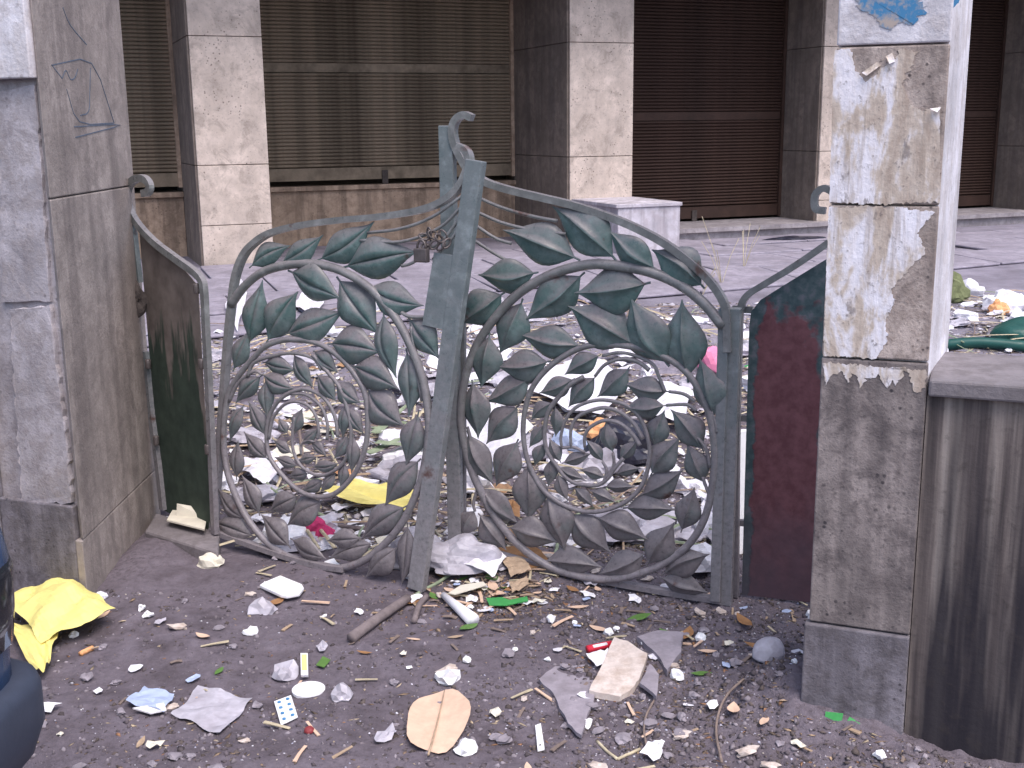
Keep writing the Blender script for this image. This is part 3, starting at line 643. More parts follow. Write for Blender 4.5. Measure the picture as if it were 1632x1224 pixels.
def barl(px, w, t, name, off=.012, mat='dusty'): bar(PL, px, w, t, off).build(name, mat, fl)
barl([(228,308),(236,306),(239,296),(232,286),(220,284),(208,292),(203,308),(206,330),(218,355),(245,385),(280,412),(308,432),(321,446),(325,462),(328,520),(334,640),(343,850)], .026, .020, 'top_bar')
barl([(210,345),(216,400),(222,450)], .030, .018, 'upright', .008, 'post'); barl([(232,560),(240,650),(252,740),(260,812)], .030, .018, 'upright', .008, 'post')
for x, y in ((236, 580), (249, 702), (313, 460), (321, 580), (331, 716)):
    c = PL.at(x, y, .02); bevel(MB().tube([c - Z * .018, c + Z * .018], .012, _n, 8).build('hinge_knuckle', 'lock', fl, smooth=True), .003)
# ---- fixed panel on the right
PRl, PRr = gp(1180, 948, 0.0), gp(1288, 965, 0.0)
_u = (PRr - PRl).normalized(); _n = Vector((_u.y, -_u.x, 0)); _n = -_n if _n.y > 0 else _n
PR = Plane(PRl, _n)
fr = thing('gate_side_panel', PRl, 'red brown rusted sheet metal side panel with green border beside the marble pillar', 'gate panel')
def m_redpanel():
    n = NT('rust_red_panel'); z = n.posz(); a = n.noise(7, 7, rough=.65); b = n.noise(30, 6)
    x = n.objz(0); jg = n.math('SUBTRACT', a, .5); w = n.math('ADD', x, n.math('MULTIPLY', jg, .10))
    edge = n.math('MINIMUM', n.step(w, .022, .028), n.step(n.math('ADD', z, n.math('MULTIPLY', jg, .35)), .93, .90))
    e2 = n.math('MAXIMUM', n.step(w, .205, .195), n.step(n.math('ADD', z, n.math('MULTIPLY', jg, .3)), .45, .35))
    red = n.ramp(b, [(.35, (.12, .046, .056)), (.65, (.18, .078, .09))]); grn = n.ramp(b, [(.35, (.045, .075, .085)), (.5, (.07, .105, .115)), (.68, (.14, .145, .17))])
    col = n.mix(n.math('MULTIPLY', edge, e2), grn, red)
    col = n.mix(n.math('MULTIPLY', n.step(n.math('ADD', z, n.math('MULTIPLY', a, .5)), .62, .25), .75), col, (.10, .08, .10))
    n.bump(n.math('ADD', b, n.math('MULTIPLY', edge, 1.0)), .35, .003); return n.fin(col, .7, 0, .3)
M['sheet_r'] = m_redpanel()
shp = [PR.at(x, y) for x, y in ((1182, 948), (1194, 520), (1197, 497), (1212, 478), (1260, 448), (1330, 405), (1420, 360), (1420, 975))]
MB().prism(shp, -_n * .004).build('sheet', 'sheet_r', fr)
bar(PR, [(1172, 950), (1174, 700), (1178, 540), (1180, 495), (1190, 472), (1215, 455), (1260, 428), (1300, 401), (1330, 378), (1345, 350), (1335, 315), (1315, 300), (1300, 310), (1300, 332), (1316, 336)], .020, .024, .012).build('top_bar', 'dusty', fr)
for y in (492, 665, 832): bar(PR, [(1168, y), (1200, y + 2)], .02, .016, -.012, sm=False).build('bracket', 'dusty', fr)

# ---- threshold beam below the left hinge
q = [gp(232, 868, 0), gp(350, 905, 0), gp(352, 868, 0), gp(250, 838, 0)]
tb = MB().hexa([p + Z * -.1 for p in q], [p + Z * .055 for p in q]).build('threshold_stone', 'coping', loc=q[0]); bevel(tb, .01)
tag(tb, 'low dusty stone threshold between the grimy pillar and the sagging gate leaf', 'threshold')
# ================================================================== LITTER
def crumple(c, sx, sy, sz, seed, rot=0.0, sub=3, sharp=.55, flat=.35):
    import bmesh
    bm = bmesh.new(); bmesh.ops.create_icosphere(bm, subdivisions=sub, radius=1)
    r = random.Random(seed); dirs = [Vector((r.gauss(0, 1), r.gauss(0, 1), r.gauss(0, 1))).normalized() for _ in range(16)]
    fr_ = [r.uniform(1.5, 6.5) for _ in dirs]; ph = [r.uniform(0, 6.3) for _ in dirs]
    cr_, sr_ = math.cos(rot), math.sin(rot); vs = []
    for v in bm.verts:
        p = v.co.copy(); d_ = 0
        for k in range(16): d_ += (abs(math.sin(fr_[k] * p.dot(dirs[k]) + ph[k])) - .6) / fr_[k] ** .8
        s_ = 1 + sharp * d_ * .55
        x, y, z = p.x * s_ * sx, p.y * s_ * sy, p.z * s_ * sz
        if z < 0: z *= flat
        vs.append(c + Vector((x * cr_ - y * sr_, x * sr_ + y * cr_, z + sz * flat * .8)))
    fs_ = [tuple(q.index for q in f.verts) for f in bm.faces]; bm.free()
    return MB().add(vs, fs_)
def lit(mb, name, mat, c, label, cat, group=None, smooth=False):
    return tag(mb.build(name, mat, loc=c, smooth=smooth), label, cat, group)
def px_m(x, y, p): return p * (on(x, y) - CAM).length / F
def ball(x, y, wpx, hpx, dpx, mat, name, label, cat, seed, rot=0, group=None, **kw):
    c = on(x, y); k = (c - CAM).length / F
    return lit(crumple(c, wpx / 2 * k, dpx / 2 * k, hpx / 2 * k * 1.25, seed, rot, **kw), name, mat, c, label, cat, group)
def slab(px, mat, name, label, cat, thick=.004, lift=.002, jit=0.0, seed=1, tilt=0.0, group=None, bev=0):
    P = [on(x, y) for x, y in px]; c = sum(P, Vector()) / len(P); r = random.Random(seed)
    zt_ = max(p.z for p in P); out = []
    for i in range(len(P)):
        a, b = P[i], P[(i + 1) % len(P)]; k = 4 if jit else 1
        for j in range(k):
            p = a.lerp(b, j / k); p = Vector((p.x + r.uniform(-jit, jit), p.y + r.uniform(-jit, jit), 0))
            p.z = c.z + .35 * (zt_ - c.z) + lift + tilt * (p.y - c.y); out.append(p)
    o = lit(MB().prism(out, Z * thick), name, mat, c, label, cat, group)
    if bev: bevel(o, bev)
    return o
def sheetpx(px4, mat, name, label, cat, amp=.012, nx=14, ny=12, seed=1, lift=.004, group=None, fold=None, smooth=True):
    """creased sheet: bilinear patch of four ground pixels lifted by crease noise"""
    A, B, C_, D_ = [on(x, y) for x, y in px4]; r = random.Random(seed); vs = []
    ds = [(r.uniform(-1, 1), r.uniform(-1, 1), r.uniform(3, 11), r.uniform(0, 6)) for _ in range(9)]
    c = (A + B + C_ + D_) / 4
    for j in range(ny + 1):
        for i in range(nx + 1):
            u, v = i / nx, j / ny; uu = u + .03 * math.sin(9 * v + seed); vv = v + .03 * math.sin(8 * u + seed)
            p = A.lerp(B, uu).lerp(D_.lerp(C_, uu), vv)
            h = sum((abs(math.sin(f_ * (a_ * u + b_ * v) + q_)) - .3) / f_ ** .5 for a_, b_, f_, q_ in ds)
            z = float(hgt(p.x, p.y)) + lift + amp * max(0, h * .8 + .5)
            if fold: z += fold(u, v)
            vs.append(Vector((p.x, p.y, z)))
    fs_ = [(j * (nx + 1) + i, j * (nx + 1) + i + 1, (j + 1) * (nx + 1) + i + 1, (j + 1) * (nx + 1) + i) for j in range(ny) for i in range(nx)]
    return lit(MB().add(vs, fs_), name, mat, c, label, cat, group, False)
def rod(px, r, mat, name, label, cat, lift=None, group=None, taper=1.0, k=7):
    P = [on(x, y) + Z * (r if lift is None else lift) for x, y in px]
    return lit(MB().tube(smoothpath(P, 4) if len(P) > 2 else [P[0].lerp(P[1], t / 5) + Z * (random.uniform(-.15, .15) * r) for t in range(6)], lambda t: r * (1 + (taper - 1) * t), Z, k), name, mat, P[0], label, cat, group, True)

# ---- outside the gate, one by one
yb = sheetpx([(14, 985), (100, 948), (192, 1000), (70, 1050)], 'yellow', 'plastic_bag', 'crumpled yellow plastic bag lying beside the car bumper', 'bag', .035, 18, 14, 3, .015, fold=lambda u, v: .05 * math.sin(3.1 * u) * math.sin(3.1 * v))
fl_ = sheetpx([(2, 1000), (98, 1015), (80, 1078), (62, 1092)], 'yellow', 'bag_flap', 'pointed yellow flap', 'bag', .02, 8, 8, 5, .014)
fl_.parent = yb; fl_.location = fl_.location - yb.location; del fl_['category']
slab([(414, 939), (420, 934), (447, 921), (481, 937), (485, 947), (478, 956), (458, 962), (448, 959)], 'foam', 'foam_tray', 'white foam tray upside down on the dirt before the sagging gate leaf', 'tray', .012, .004, bev=.003)
slab([(938, 1112), (960, 1070), (978, 1036), (1000, 1042), (1032, 1058), (1018, 1092), (1003, 1110), (988, 1119)], 'tile', 'tile_fragment', 'speckled pale broken tile beside the red packet', 'tile', .018, .006, .002, 2, .12)
slab([(1020, 1102), (1036, 1068), (1050, 1086), (1046, 1124)], 'stone', 'tile_shard', 'thin grey tile shard leaning on the speckled tile', 'tile', .010, .012, .002, 3)
slab([(1016, 1024), (1050, 1019), (1088, 1023), (1084, 1052), (1062, 1080), (1046, 1052)], 'stone', 'broken_stone', 'wedge shaped grey broken stone behind the speckled tile', 'stone', .020, .004, .003, 4)
slab([(858, 1088), (885, 1064), (940, 1060), (950, 1110), (925, 1182), (905, 1164), (882, 1112)], 'stone', 'buried_slab', 'flat grey stone slab half sunk in the dirt', 'stone', .010, -.002, .003, 6)
sheetpx([(275, 1142), (318, 1096), (404, 1118), (352, 1174)], 'grey_plastic', 'plastic_sheet', 'dirty translucent plastic sheet flat on the dirt', 'plastic sheet', .003, 12, 10, 4, .005)
# big round dry leaf with stalk
def dryleaf(cx, cy, rx, ry, ang, mat, name, label, group=None, seed=0):
    c = on(cx, cy); k = (c - CAM).length / F; r = random.Random(seed); vs = [c + Z * .012]; n = 28
    fy = 1 / max(.25, -ray(cx, cy).z)
    ca, sa = math.cos(ang), math.sin(ang)
    for ring in (.35, .7, 1.0):
        for i in range(n):
            t = 2 * math.pi * i / n; e = 1 + (.04 * math.sin(5 * t + seed) + r.uniform(-.025, .02)) * (ring == 1)
            x, y = rx * k * math.cos(t) * ring * e, ry * k * fy * math.sin(t) * ring * e
            vs.append(c + Vector((x * ca - y * sa, x * sa + y * ca, .012 + .010 * ring ** 2 * (.6 + math.sin(2 * t + seed)))))
    fs_ = [(0, 1 + i, 1 + (i + 1) % n) for i in range(n)]
    for q in range(2):
        for i in range(n): fs_.append((1 + q * n + i, 1 + (q + 1) * n + i, 1 + (q + 1) * n + (i + 1) % n, 1 + q * n + (i + 1) % n))
    root = thing(name, c, label, 'leaf', group)
    MB().add(vs, fs_).build('blade', mat, root, smooth=True)
    a = math.pi / 2 + ang; d_ = Vector((math.cos(a), math.sin(a), 0))
    MB().tube([c + d_ * (ry * k * fy * t) + Z * (.016 + .008 * t * t) for t in (-1.25, -.8, -.3, .3, .85)], lambda t: .003 * (1 - .6 * t), Z, 6).build('midrib', 'chip', root, smooth=True)
    return root
dryleaf(699, 1153, 48, 46, -.06, 'tan', 'dry_leaf', 'large round tan dry leaf with a pale midrib on the dirt', seed=1)
dryleaf(822, 893, 38, 20, .9, 'brownleaf', 'dry_leaf', 'large brown curled dry leaf on scraps under the gate', seed=2)
c = on(492, 1103); k = (c - CAM).length / F
lid = thing('round_lid', c, 'round white plastic lid beside the yellow labelled stick', 'lid')
MB().tube([c + Z * .002, c + Z * .010], 25 * k, Vector((1, 0, 0)), 28).build('disc', 'foam', lid); MB().tube([c + Z * .0105 + Vector((.016 * math.cos(t), .016 * math.sin(t), 0)) for t in np.linspace(0, 6.283, 20)], .0015, Z, 5).build('rim', 'foam', lid)
pk = thing('labelled_stick', on(486, 1088), 'small white stick packet with yellow label leaning on round lid', 'packet')
A, B = on(486, 1086) + Z * .016, on(486, 1064) + Z * .042; s_ = Vector((1, 0, 0)); n_ = s_.cross(B - A).normalized()
box(A, s_, (B - A).normalized(), n_, -.010, .010, 0, (B - A).length, -.004, .004).build('wrapper', 'paper', pk); box(A, s_, (B - A).normalized(), n_, -.0075, .0075, .018, (B - A).length - .006, .0042, .0052).build('yellow_label', 'yellow', pk)
bp = thing('blister_pack', on(456, 1136), 'white blister pack with blue pill cells', 'blister pack')
P = [on(x, y) + Z * .006 for x, y in ((437, 1122), (464, 1112), (475, 1147), (448, 1160))]
MB().prism(P, Z * .002).build('foil', 'foam', bp)
for u in (.25, .75):
    for v in (.14, .38, .62, .86):
        p = P[0].lerp(P[1], u).lerp(P[3].lerp(P[2], u), v) + Z * .003; crumple(p, .006, .006, .004, 3, 0, 1, .1).build('pill_cell', 'blueprint', bp)
fo = sheetpx([(200, 1128), (232, 1103), (280, 1112), (262, 1142)], 'blue', 'foil_wrapper', 'torn blue and white foil wrapper on the dirt', 'wrapper', .008, 8, 7, 9, .006)
slab([(212, 1137), (262, 1131), (266, 1141), (240, 1144)], 'paper', 'paper_strip', 'white paper strip poking from the torn foil wrapper', 'paper', .004, .012)
rod([(560, 1026), (600, 996), (650, 962)], .018, 'wood', 'driftwood_stick', 'thick grey weathered stick on the dirt below the gate post', 'stick', taper=.85)
rod([(660, 995), (668, 970), (680, 955)], .010, 'wood', 'stick_stub', 'short curved bark piece beside the thick grey stick', 'stick')
rod([(632, 972), (672, 945), (700, 930), (735, 905)], .006, 'frond', 'stem', 'curved olive green stem at the foot of the leaning post', 'stem')
# rolled paper
A, B = on(707, 957) + Z * .018, on(754, 996) + Z * .016
lit(MB().tube([A, A.lerp(B, .5), B], lambda t: .010 + .012 * t, Z, 12), 'rolled_paper', 'paper', A, 'rolled white paper tube on the dirt near dry leaves', 'paper', smooth=True)
sheetpx([(738, 920), (760, 890), (806, 905), (785, 938)], 'paper', 'crumpled_paper', 'crumpled white paper sheet beside the brown curled leaf', 'paper', .02, 9, 8, 12, .015)
slab([(775, 962), (800, 960), (812, 965), (840, 956), (842, 964), (806, 973), (780, 970)], 'green_plastic', 'plastic_strip', 'bright green plastic strip among wood scraps', 'plastic', .003, .012)
sheetpx([(800, 905), (832, 900), (848, 918), (815, 930)], 'chip', 'cardboard_piece', 'torn tan cardboard piece below the brown curled leaf', 'cardboard', .008, 6, 6, 3, .02)
sheetpx([(812, 938), (840, 925), (844, 940), (818, 956)], 'chip', 'cardboard_piece', 'folded tan cardboard piece beside the bright green strip', 'cardboard', .008, 6, 6, 4, .012)
slab([(735, 945), (770, 935), (776, 940), (725, 962), (715, 958)], 'cream', 'paper_strip', 'long cream paper strip behind the rolled paper tube', 'paper', .003, .02)
rp_ = thing('red_packet', on(954, 1040), 'small red roll packet with white stripe behind the speckled tile', 'packet')
A, B = on(936, 1042) + Z * .014, on(974, 1034) + Z * .014
MB().tube([A, A.lerp(B, .5), B], .011, Z, 12).build('roll', 'red', rp_, smooth=True); MB().tube([A.lerp(B, .22) + Vector((0, -.004, .0055)), A.lerp(B, .8) + Vector((0, -.004, .0055))], .006, Z, 8).build('stripe', 'paper', rp_, smooth=True)
sheetpx([(932, 1050), (968, 1044), (980, 1058), (952, 1072)], 'paper', 'crumpled_paper', 'white paper scrap tucked under the red packet', 'paper', .008, 6, 6, 8, .006)
ball(1225, 1052, 50, 46, 44, 'grey_plastic', 'crushed_bottle', 'rounded grey crushed bottle against the marble pillar foot', 'bottle', 4, sharp=.12)
for i, (px, lb) in enumerate((([(1313, 1152), (1316, 1134), (1344, 1137), (1341, 1154)], 'squarish green plastic piece stuck in dirt at pillar foot'), ([(1348, 1152), (1354, 1142), (1377, 1156), (1373, 1168)], 'slanting green plastic piece stuck in dirt at pillar foot'))):
    P = [RPF.at(x, y, .035 + .01 * (q in (0, 3))) for q, (x, y) in enumerate(px)]; lit(MB().prism(P, RNn * .003), 'plastic_piece', 'green_plastic', P[0], lb, 'plastic')
rod([(1185, 1088), (1160, 1112), (1146, 1140), (1141, 1175), (1150, 1222)], .0035, 'twig', 'wire', 'long thin bent wire standing out of the dirt', 'wire', .012)
rod([(1042, 1122), (1030, 1145), (1026, 1170), (1030, 1192)], .003, 'twig', 'wire', 'short thin bent wire below the speckled tile', 'wire', .010)
rod([(952, 1184), (968, 1200), (984, 1212)], .004, 'straw', 'twig', 'pale forked twig end lying on dirt', 'twig'); rod([(984, 1212), (1020, 1196)], .004, 'straw', 'twig', 'straight pale twig meeting the forked twig end', 'twig')
slab([(853, 1160), (862, 1157), (868, 1198), (857, 1200)], 'foam', 'flat_stick', 'flat white ice cream stick on the dirt', 'stick', .003, .004)
# on the threshold: open booklet
bk = thing('booklet', gp(300, 835, .075), 'open cream booklet lying on the stone threshold', 'booklet')
for px, dz in (([(266, 831), (275, 815), (332, 818), (326, 846)], 0), ([(280, 812), (283, 803), (331, 812), (330, 828)], .05)):
    P = [gp(x, y, .078) for x, y in px]; 
    if dz: P = [gp(281, 822, .084), gp(331, 827, .082), Plane(gp(306, 824, .08), (0, -1, .25)).at(331, 811), Plane(gp(306, 824, .08), (0, -1, .25)).at(282, 803)]
    MB().prism(P, Z * .006 if not dz else Vector((0, .004, 0))).build('page', 'cream', bk)
slab([(254, 815), (264, 811), (274, 820), (262, 823)], 'yellow', 'dry_leaf', 'small yellow dry leaf next to the open booklet', 'leaf', .002, .05)
ball(335, 903, 34, 26, 26, 'cream', 'tissue', 'crumpled cream tissue on dirt before the threshold', 'tissue', 7)
rod([(128, 1046), (148, 1036)], .008, 'orange', 'lighter', 'small orange lighter beside the yellow bag', 'lighter')
ball(160, 955, 20, 14, 16, 'white_plastic', 'glass_fragment', 'shiny clear glass fragment at the grimy pillar foot', 'glass', 8)
ball(493, 1167, 16, 12, 16, 'darkred', 'bottle_cap', 'dark red bottle cap near the blister pack', 'cap', 2, sharp=.1)
sheetpx([(0, 1195), (20, 1178), (46, 1186), (30, 1215)], 'white_plastic', 'plastic_scrap', 'white plastic scrap on dirt under the car bumper', 'plastic', .01, 8, 7, 2, .006)
slab([(504, 1065), (515, 1053), (527, 1058), (517, 1070)], 'greenleaf', 'green_leaf', 'single green leaf on the dirt near the yellow labelled stick', 'leaf', .002, .01)
for i, (x, y, w, lb) in enumerate(((715, 1086, 40, 'white plaster lump behind the round tan leaf'), (742, 1196, 36, 'white plaster lump beside the round tan leaf stalk'), (1078, 1080, 26, 'white plaster lump beside the wedge shaped stone'), (420, 976, 40, 'grey crumpled plastic lump behind the weathered stick'), (400, 1010, 22, 'pale plaster lump in open dirt'), (543, 1112, 36, 'grey triangular plaster lump near round lid'), (528, 903, 22, 'pale plaster lump touching the gate bottom rail'), (455, 1078, 40, 'clear crumpled wrapper lump beside round lid'))):
    ball(x, y, w, w * .6, w * .8, 'grey_plastic' if 'grey' in lb or 'clear' in lb else 'foam', 'plaster_lump' if 'plaster' in lb else 'plastic_lump', lb, 'rubble', 20 + i, i, sub=2, sharp=.8)

# ---- inside the courtyard, the bigger pieces
sheetpx([(500, 808), (560, 790), (668, 800), (650, 838)], 'yellow', 'plastic_sack', 'yellow plastic sack behind the sagging gate leaf', 'bag', .03, 14, 10, 6, .02)
ball(492, 856, 64, 40, 50, 'magenta', 'striped_cloth', 'crumpled magenta cloth behind the sagging gate leaf', 'cloth', 9, .3)
ball(995, 738, 120, 78, 90, 'black', 'rubbish_bag', 'black rubbish bag behind the upright gate leaf', 'bag', 10, .2, sub=4)
ball(905, 718, 56, 40, 50, 'blue', 'plastic_bag', 'pale blue plastic bag beside the black rubbish bag', 'bag', 11)
ball(957, 700, 44, 38, 40, 'orange', 'printed_wrapper', 'orange printed wrapper behind the black rubbish bag', 'wrapper', 12)
ball(1140, 592, 46, 46, 50, 'pink', 'plastic_bag', 'pink plastic bag beyond the hinge post', 'bag', 13)
ball(650, 770, 110, 50, 80, 'grey_plastic', 'plastic_bag', 'grey clear plastic bag behind the yellow sack', 'bag', 14, sub=4); ball(740, 905, 120, 56, 70, 'grey_plastic', 'plastic_bag', 'dirty clear plastic bag between the two gate leaves', 'bag', 15, sub=4)
ball(668, 900, 90, 60, 60, 'grey_plastic', 'plastic_bag', 'dirty clear plastic bag behind the leaning post foot', 'bag', 16, sub=4)
ball(1000, 855, 120, 50, 80, 'grey_plastic', 'plastic_bag', 'frayed clear plastic bag at the foot of the upright leaf', 'bag', 17, sub=4); ball(1120, 910, 70, 44, 50, 'white_plastic', 'plastic_bag', 'pale plastic bag pressed behind the hinge post foot', 'bag', 18)
for i, (a, lb) in enumerate((([(840, 640), (900, 590), (1010, 600), (960, 690)], 'large white plastic sheet behind the upright leaf spiral'), ([(1000, 660), (1040, 620), (1110, 640), (1080, 700)], 'white paper sheet right of the black rubbish bag'), ([(720, 700), (790, 660), (850, 700), (790, 770)], 'white plastic sheet behind the upright leaf post'), ([(560, 600), (620, 575), (680, 600), (640, 640)], 'white paper sheet behind the sagging leaf post'), ([(470, 500), (485, 470), (520, 490), (500, 515)], 'small bright white paper behind the topmost spiral leaves'), ([(360, 500), (380, 450), (395, 480), (380, 540)], 'white plastic sheet beside the left side panel'), ([(380, 760), (430, 740), (470, 760), (420, 790)], 'white paper sheet low behind the sagging spiral'))):
    sheetpx(a, 'white_plastic', 'white_sheet', lb, 'sheet', .03, 12, 10, 30 + i, .02)
# white board leaning behind the hinge post
A, B = on(1168, 885), on(1192, 880); 
wb = MB().prism([A, B, B + Vector((.02, .12, .42)), A + Vector((.02, .12, .42))], Vector((0, .03, 0)))
lit(wb, 'foam_board', 'foam', A, 'white foam board leaning between hinge post and red panel', 'board')
rod([(500, 838), (560, 845), (610, 850), (650, 848)], .010, 'wood', 'branch', 'thin dark branch in front of the yellow sack', 'branch')
for i, (p, lb) in enumerate((([(596, 700), (640, 690), (700, 715)], 'fading green palm frond crossing behind sagging leaf'), ([(590, 745), (650, 720), (720, 735)], 'long green palm frond low behind sagging leaf'), ([(600, 715), (660, 660)], 'short pale green palm stalk angled upward'), ([(600, 735), (690, 745), (760, 755)], 'dark green palm frond running under the leaning post'))):
    P = [on(x, y) + Z * (.05 + .012 * i) for x, y in p]; P = smoothpath(P, 4)
    lit(MB().sweep(P, lambda t: [(-.028 * (1 - .8 * t), .006), (0, -.002), (.028 * (1 - .8 * t), .006), (0, .003)], Z), 'palm_frond', 'frond', P[0], lb, 'frond')
ball(1265, 386, 90, 12, 30, 'black', 'dark_cloth', 'dark cloth lying at the foot of the stone step', 'cloth', 19, .2)
# right of the pillar, beyond the low wall
rod([(1500, 562), (1560, 556), (1640, 562)], .035, 'dkgreen_plastic', 'plastic_pipe', 'dusty green pipe lying beyond the low wall', 'pipe')
ball(1640, 545, 110, 44, 80, 'dkgreen_plastic', 'green_basin', 'dark green basin beyond the low wall', 'basin', 21, sharp=.1, sub=4)
ball(1606, 496, 60, 34, 50, 'white_plastic', 'plastic_bag', 'bright white plastic bag beyond the low wall', 'bag', 22); ball(1515, 480, 44, 46, 36, 'oliveleaf', 'leaf_bundle', 'dull green leaf bundle beyond the low wall next to pillar', 'leaves', 23); ball(1590, 500, 26, 24, 30, 'orange', 'wrapper', 'small orange wrapper beyond the low wall', 'wrapper', 24)
ball(1545, 470, 40, 24, 40, 'white_plastic', 'plastic_bag', 'pale crumpled bag behind the leaf bundle beyond the wall', 'bag', 25)
# rag knotted on the left panel bar
for i, (x, y, sx, sz, lb) in enumerate(((217, 488, .04, .055, 'knotted dark rag tied on the left panel bar'), (212, 545, .035, .12, 'dark rag tail hanging below the knotted rag'))):
    c = PL.at(x, y, .03); lit(crumple(c - Z * sz * .4, sx, sx * .6, sz, 40 + i, 0, 3, .7, .9), 'rag', 'rag', c, lb, 'rag')
# dry weeds by the step
for i, (x, y, h) in enumerate(((1150, 455, .55), (1185, 430, .42), (1120, 470, .3))):
    c = on(x, y); wr = random.Random(50 + i); w_ = thing('dry_weed', c, 'thin leafless dry weed growing from the courtyard paving', 'weed', 'dry weeds by the step')
    for k in range(5):
        a = wr.uniform(0, 6.3); e = c + Vector((math.cos(a) * h * .3, math.sin(a) * h * .3, h * wr.uniform(.5, 1)))
        MB().tube([c, c.lerp(e, .5) + Vector((0, 0, h * .08)), e], .0025, Vector((1, 0, 0)), 5).build('stalk', 'straw', w_)

# ---- alike pieces that only their place tells apart
def region(n, x0, x1, y0, y1, r): return [(r.uniform(x0, x1), r.uniform(y0, y1)) for _ in range(n)]
def blocked(x, y):
    # keep out of pillars, walls, bench, car
    if x < -.93 and 3.62 < y < 4.3 and y > 3.62 + .35 * (x + 1.45) * -1: return True
    if (Vector((x, y, 0)) - LP).dot(GN) < .06 and x < LP.x + .03 and (Vector((x, y, 0)) - LP).dot(GU) < .05 and y < 4.6 : return True
    d_ = (Vector((x, y, 0)) - RPr); u = d_.dot(RU); v = d_.dot(RNn)
    if u > xa - .05 and -.5 < v < .05: return True
    return False
lr = random.Random(77)
ADJ = dict(stone='grey', foam='white', tile='pale speckled', chip='light brown', twig='dark brown', tan='tan', straw='straw coloured', paper='white', cream='cream', white_plastic='glossy white', grey_plastic='grey translucent', blue='blue', brownleaf='reddish brown', greenleaf='green', red='red', orange='orange', pink='pink', yellow='yellow', green_plastic='bright green', frond='dull green', card='dark cardboard')
def family(count, name, mats, label, cat, group, maker, area, variants=6):
    protos = []
    for k in range(variants):
        mb = maker(random.Random(1000 + k * 7 + len(name))); me = bpy.data.meshes.new(name); me.from_pydata([tuple(v) for v in mb.v], [], mb.f)
        me.materials.append(M[mats[k % len(mats)]]); protos.append(me)
    done = 0; tries = 0
    while done < count and tries < count * 20:
        tries += 1; x, y = area(lr)
        if blocked(x, y): continue
        o = bpy.data.objects.new(name, protos[lr.randrange(variants)]); COL.objects.link(o)
        sc = lr.uniform(.6, 1.4); o.location = (x, y, float(hgt(x, y)) + .002 * sc); o.rotation_euler = (lr.uniform(-.15, .15), lr.uniform(-.15, .15), lr.uniform(0, 6.28)); o.scale = (sc, sc, sc * lr.uniform(.7, 1.2))
        k_ = protos.index(o.data); tag(o, ADJ[mats[k_ % len(mats)]] + ' ' + ('larger ' if sc > 1.05 else 'smaller ') + label, cat, group); done += 1
def mk_stone(r): return crumple(Vector((0, 0, 0)), r.uniform(.010, .020), r.uniform(.008, .015), r.uniform(.006, .011), r.randrange(999), 0, 2, .9, .5)
def mk_chip(r):
    L, w = r.uniform(.015, .035), r.uniform(.003, .007); b = r.uniform(-.004, .008)
    P = [Vector((-L, 0, .002)), Vector((0, r.uniform(-.004, .004), .003 + b * .5)), Vector((L, 0, .003 + b))]
    return MB().sweep(P, lambda t: [(-w * (1 - .5 * t), -.001), (w * (1 - .5 * t), -.001), (w * .8, .0015), (-w * .8, .0015)], Z)
def mk_paper(r):
    n = 9; s_ = r.uniform(.013, .034); a = r.uniform(.45, 1); vs = [Vector((0, 0, .006))]; ph = r.uniform(0, 6); q = r.uniform(1.5, 3.5); am = r.uniform(.12, .5)
    for ring in (.5, 1.0):
        for i in range(n):
            t = 6.283 * i / n; R = s_ * ring * r.uniform(.65, 1.2); x, y = R * math.cos(t), R * a * math.sin(t)
            vs.append(Vector((x, y, .003 + am * s_ * abs(math.sin(q * (x + .6 * y) / s_ + ph)) + r.uniform(0, .12 * s_))))
    return MB().add(vs, [(0, 1 + i, 1 + (i + 1) % n) for i in range(n)] + [(1 + i, 1 + n + i, 1 + n + (i + 1) % n, 1 + (i + 1) % n) for i in range(n)])
def mk_leaf(r):
    L = r.uniform(.02, .045); w = L * r.uniform(.3, .5); c = r.uniform(.1, .5); vs = []
    for i in range(7):
        t = i / 6; f = math.sin(math.pi * t) * w / 2 + .0005
        for v in (-1, 0, 1): vs.append(Vector((L * (t - .5) * 2, f * v * 2, .003 + c * L * (t - .5) ** 2 * 2 + abs(v) * f * c)))
    return MB().add(vs, [(i * 3 + j, i * 3 + j + 1, (i + 1) * 3 + j + 1, (i + 1) * 3 + j) for i in range(6) for j in range(2)])
def mk_bag(r): return crumple(Vector((0, 0, 0)), r.uniform(.05, .12), r.uniform(.04, .1), r.uniform(.025, .06), r.randrange(999), 0, 3, .9, .3)
def mk_straw(r):
    L = r.uniform(.12, .34); w = r.uniform(.003, .008); b = r.uniform(-.03, .03)
    P = [Vector((-L, 0, .012)), Vector((-L * .3, b, .03)), Vector((L * .3, b, .03)), Vector((L, -b, .015))]
    return MB().sweep(smoothpath(P, 2), [(-w, -.001), (w, -.001), (w * .4, .003), (-w * .4, .003)], Z)
def street(r):
    while True:
        x, y = r.uniform(-1.5, 1.25), 2.3 + 1.6 * r.random()
        if r.random() < .35 + .65 * (x > .1): return x, y
HEAP = gp(792, 948, 0)
def heap(r):
    c_ = HEAP; q = 1 if r.random() < .6 else 2.6
    return c_.x + r.gauss(0, .10 * q), c_.y + r.gauss(0, .075 * q)
def yard(r):
    y = 4.0 + 4.4 * r.random() ** 1.5; w = .30 * y; return r.uniform(-w - .1, w * .85), y
def yardr(r):
    y = 4.6 + 4.0 * r.random(); return r.uniform(.34 * y, .46 * y), y
family(160, 'stone', ['stone', 'stone', 'foam', 'stone', 'tile', 'stone'], 'broken stone lying on the dirt outside the gate', 'stone', 'stones on the dirt', mk_stone, street)
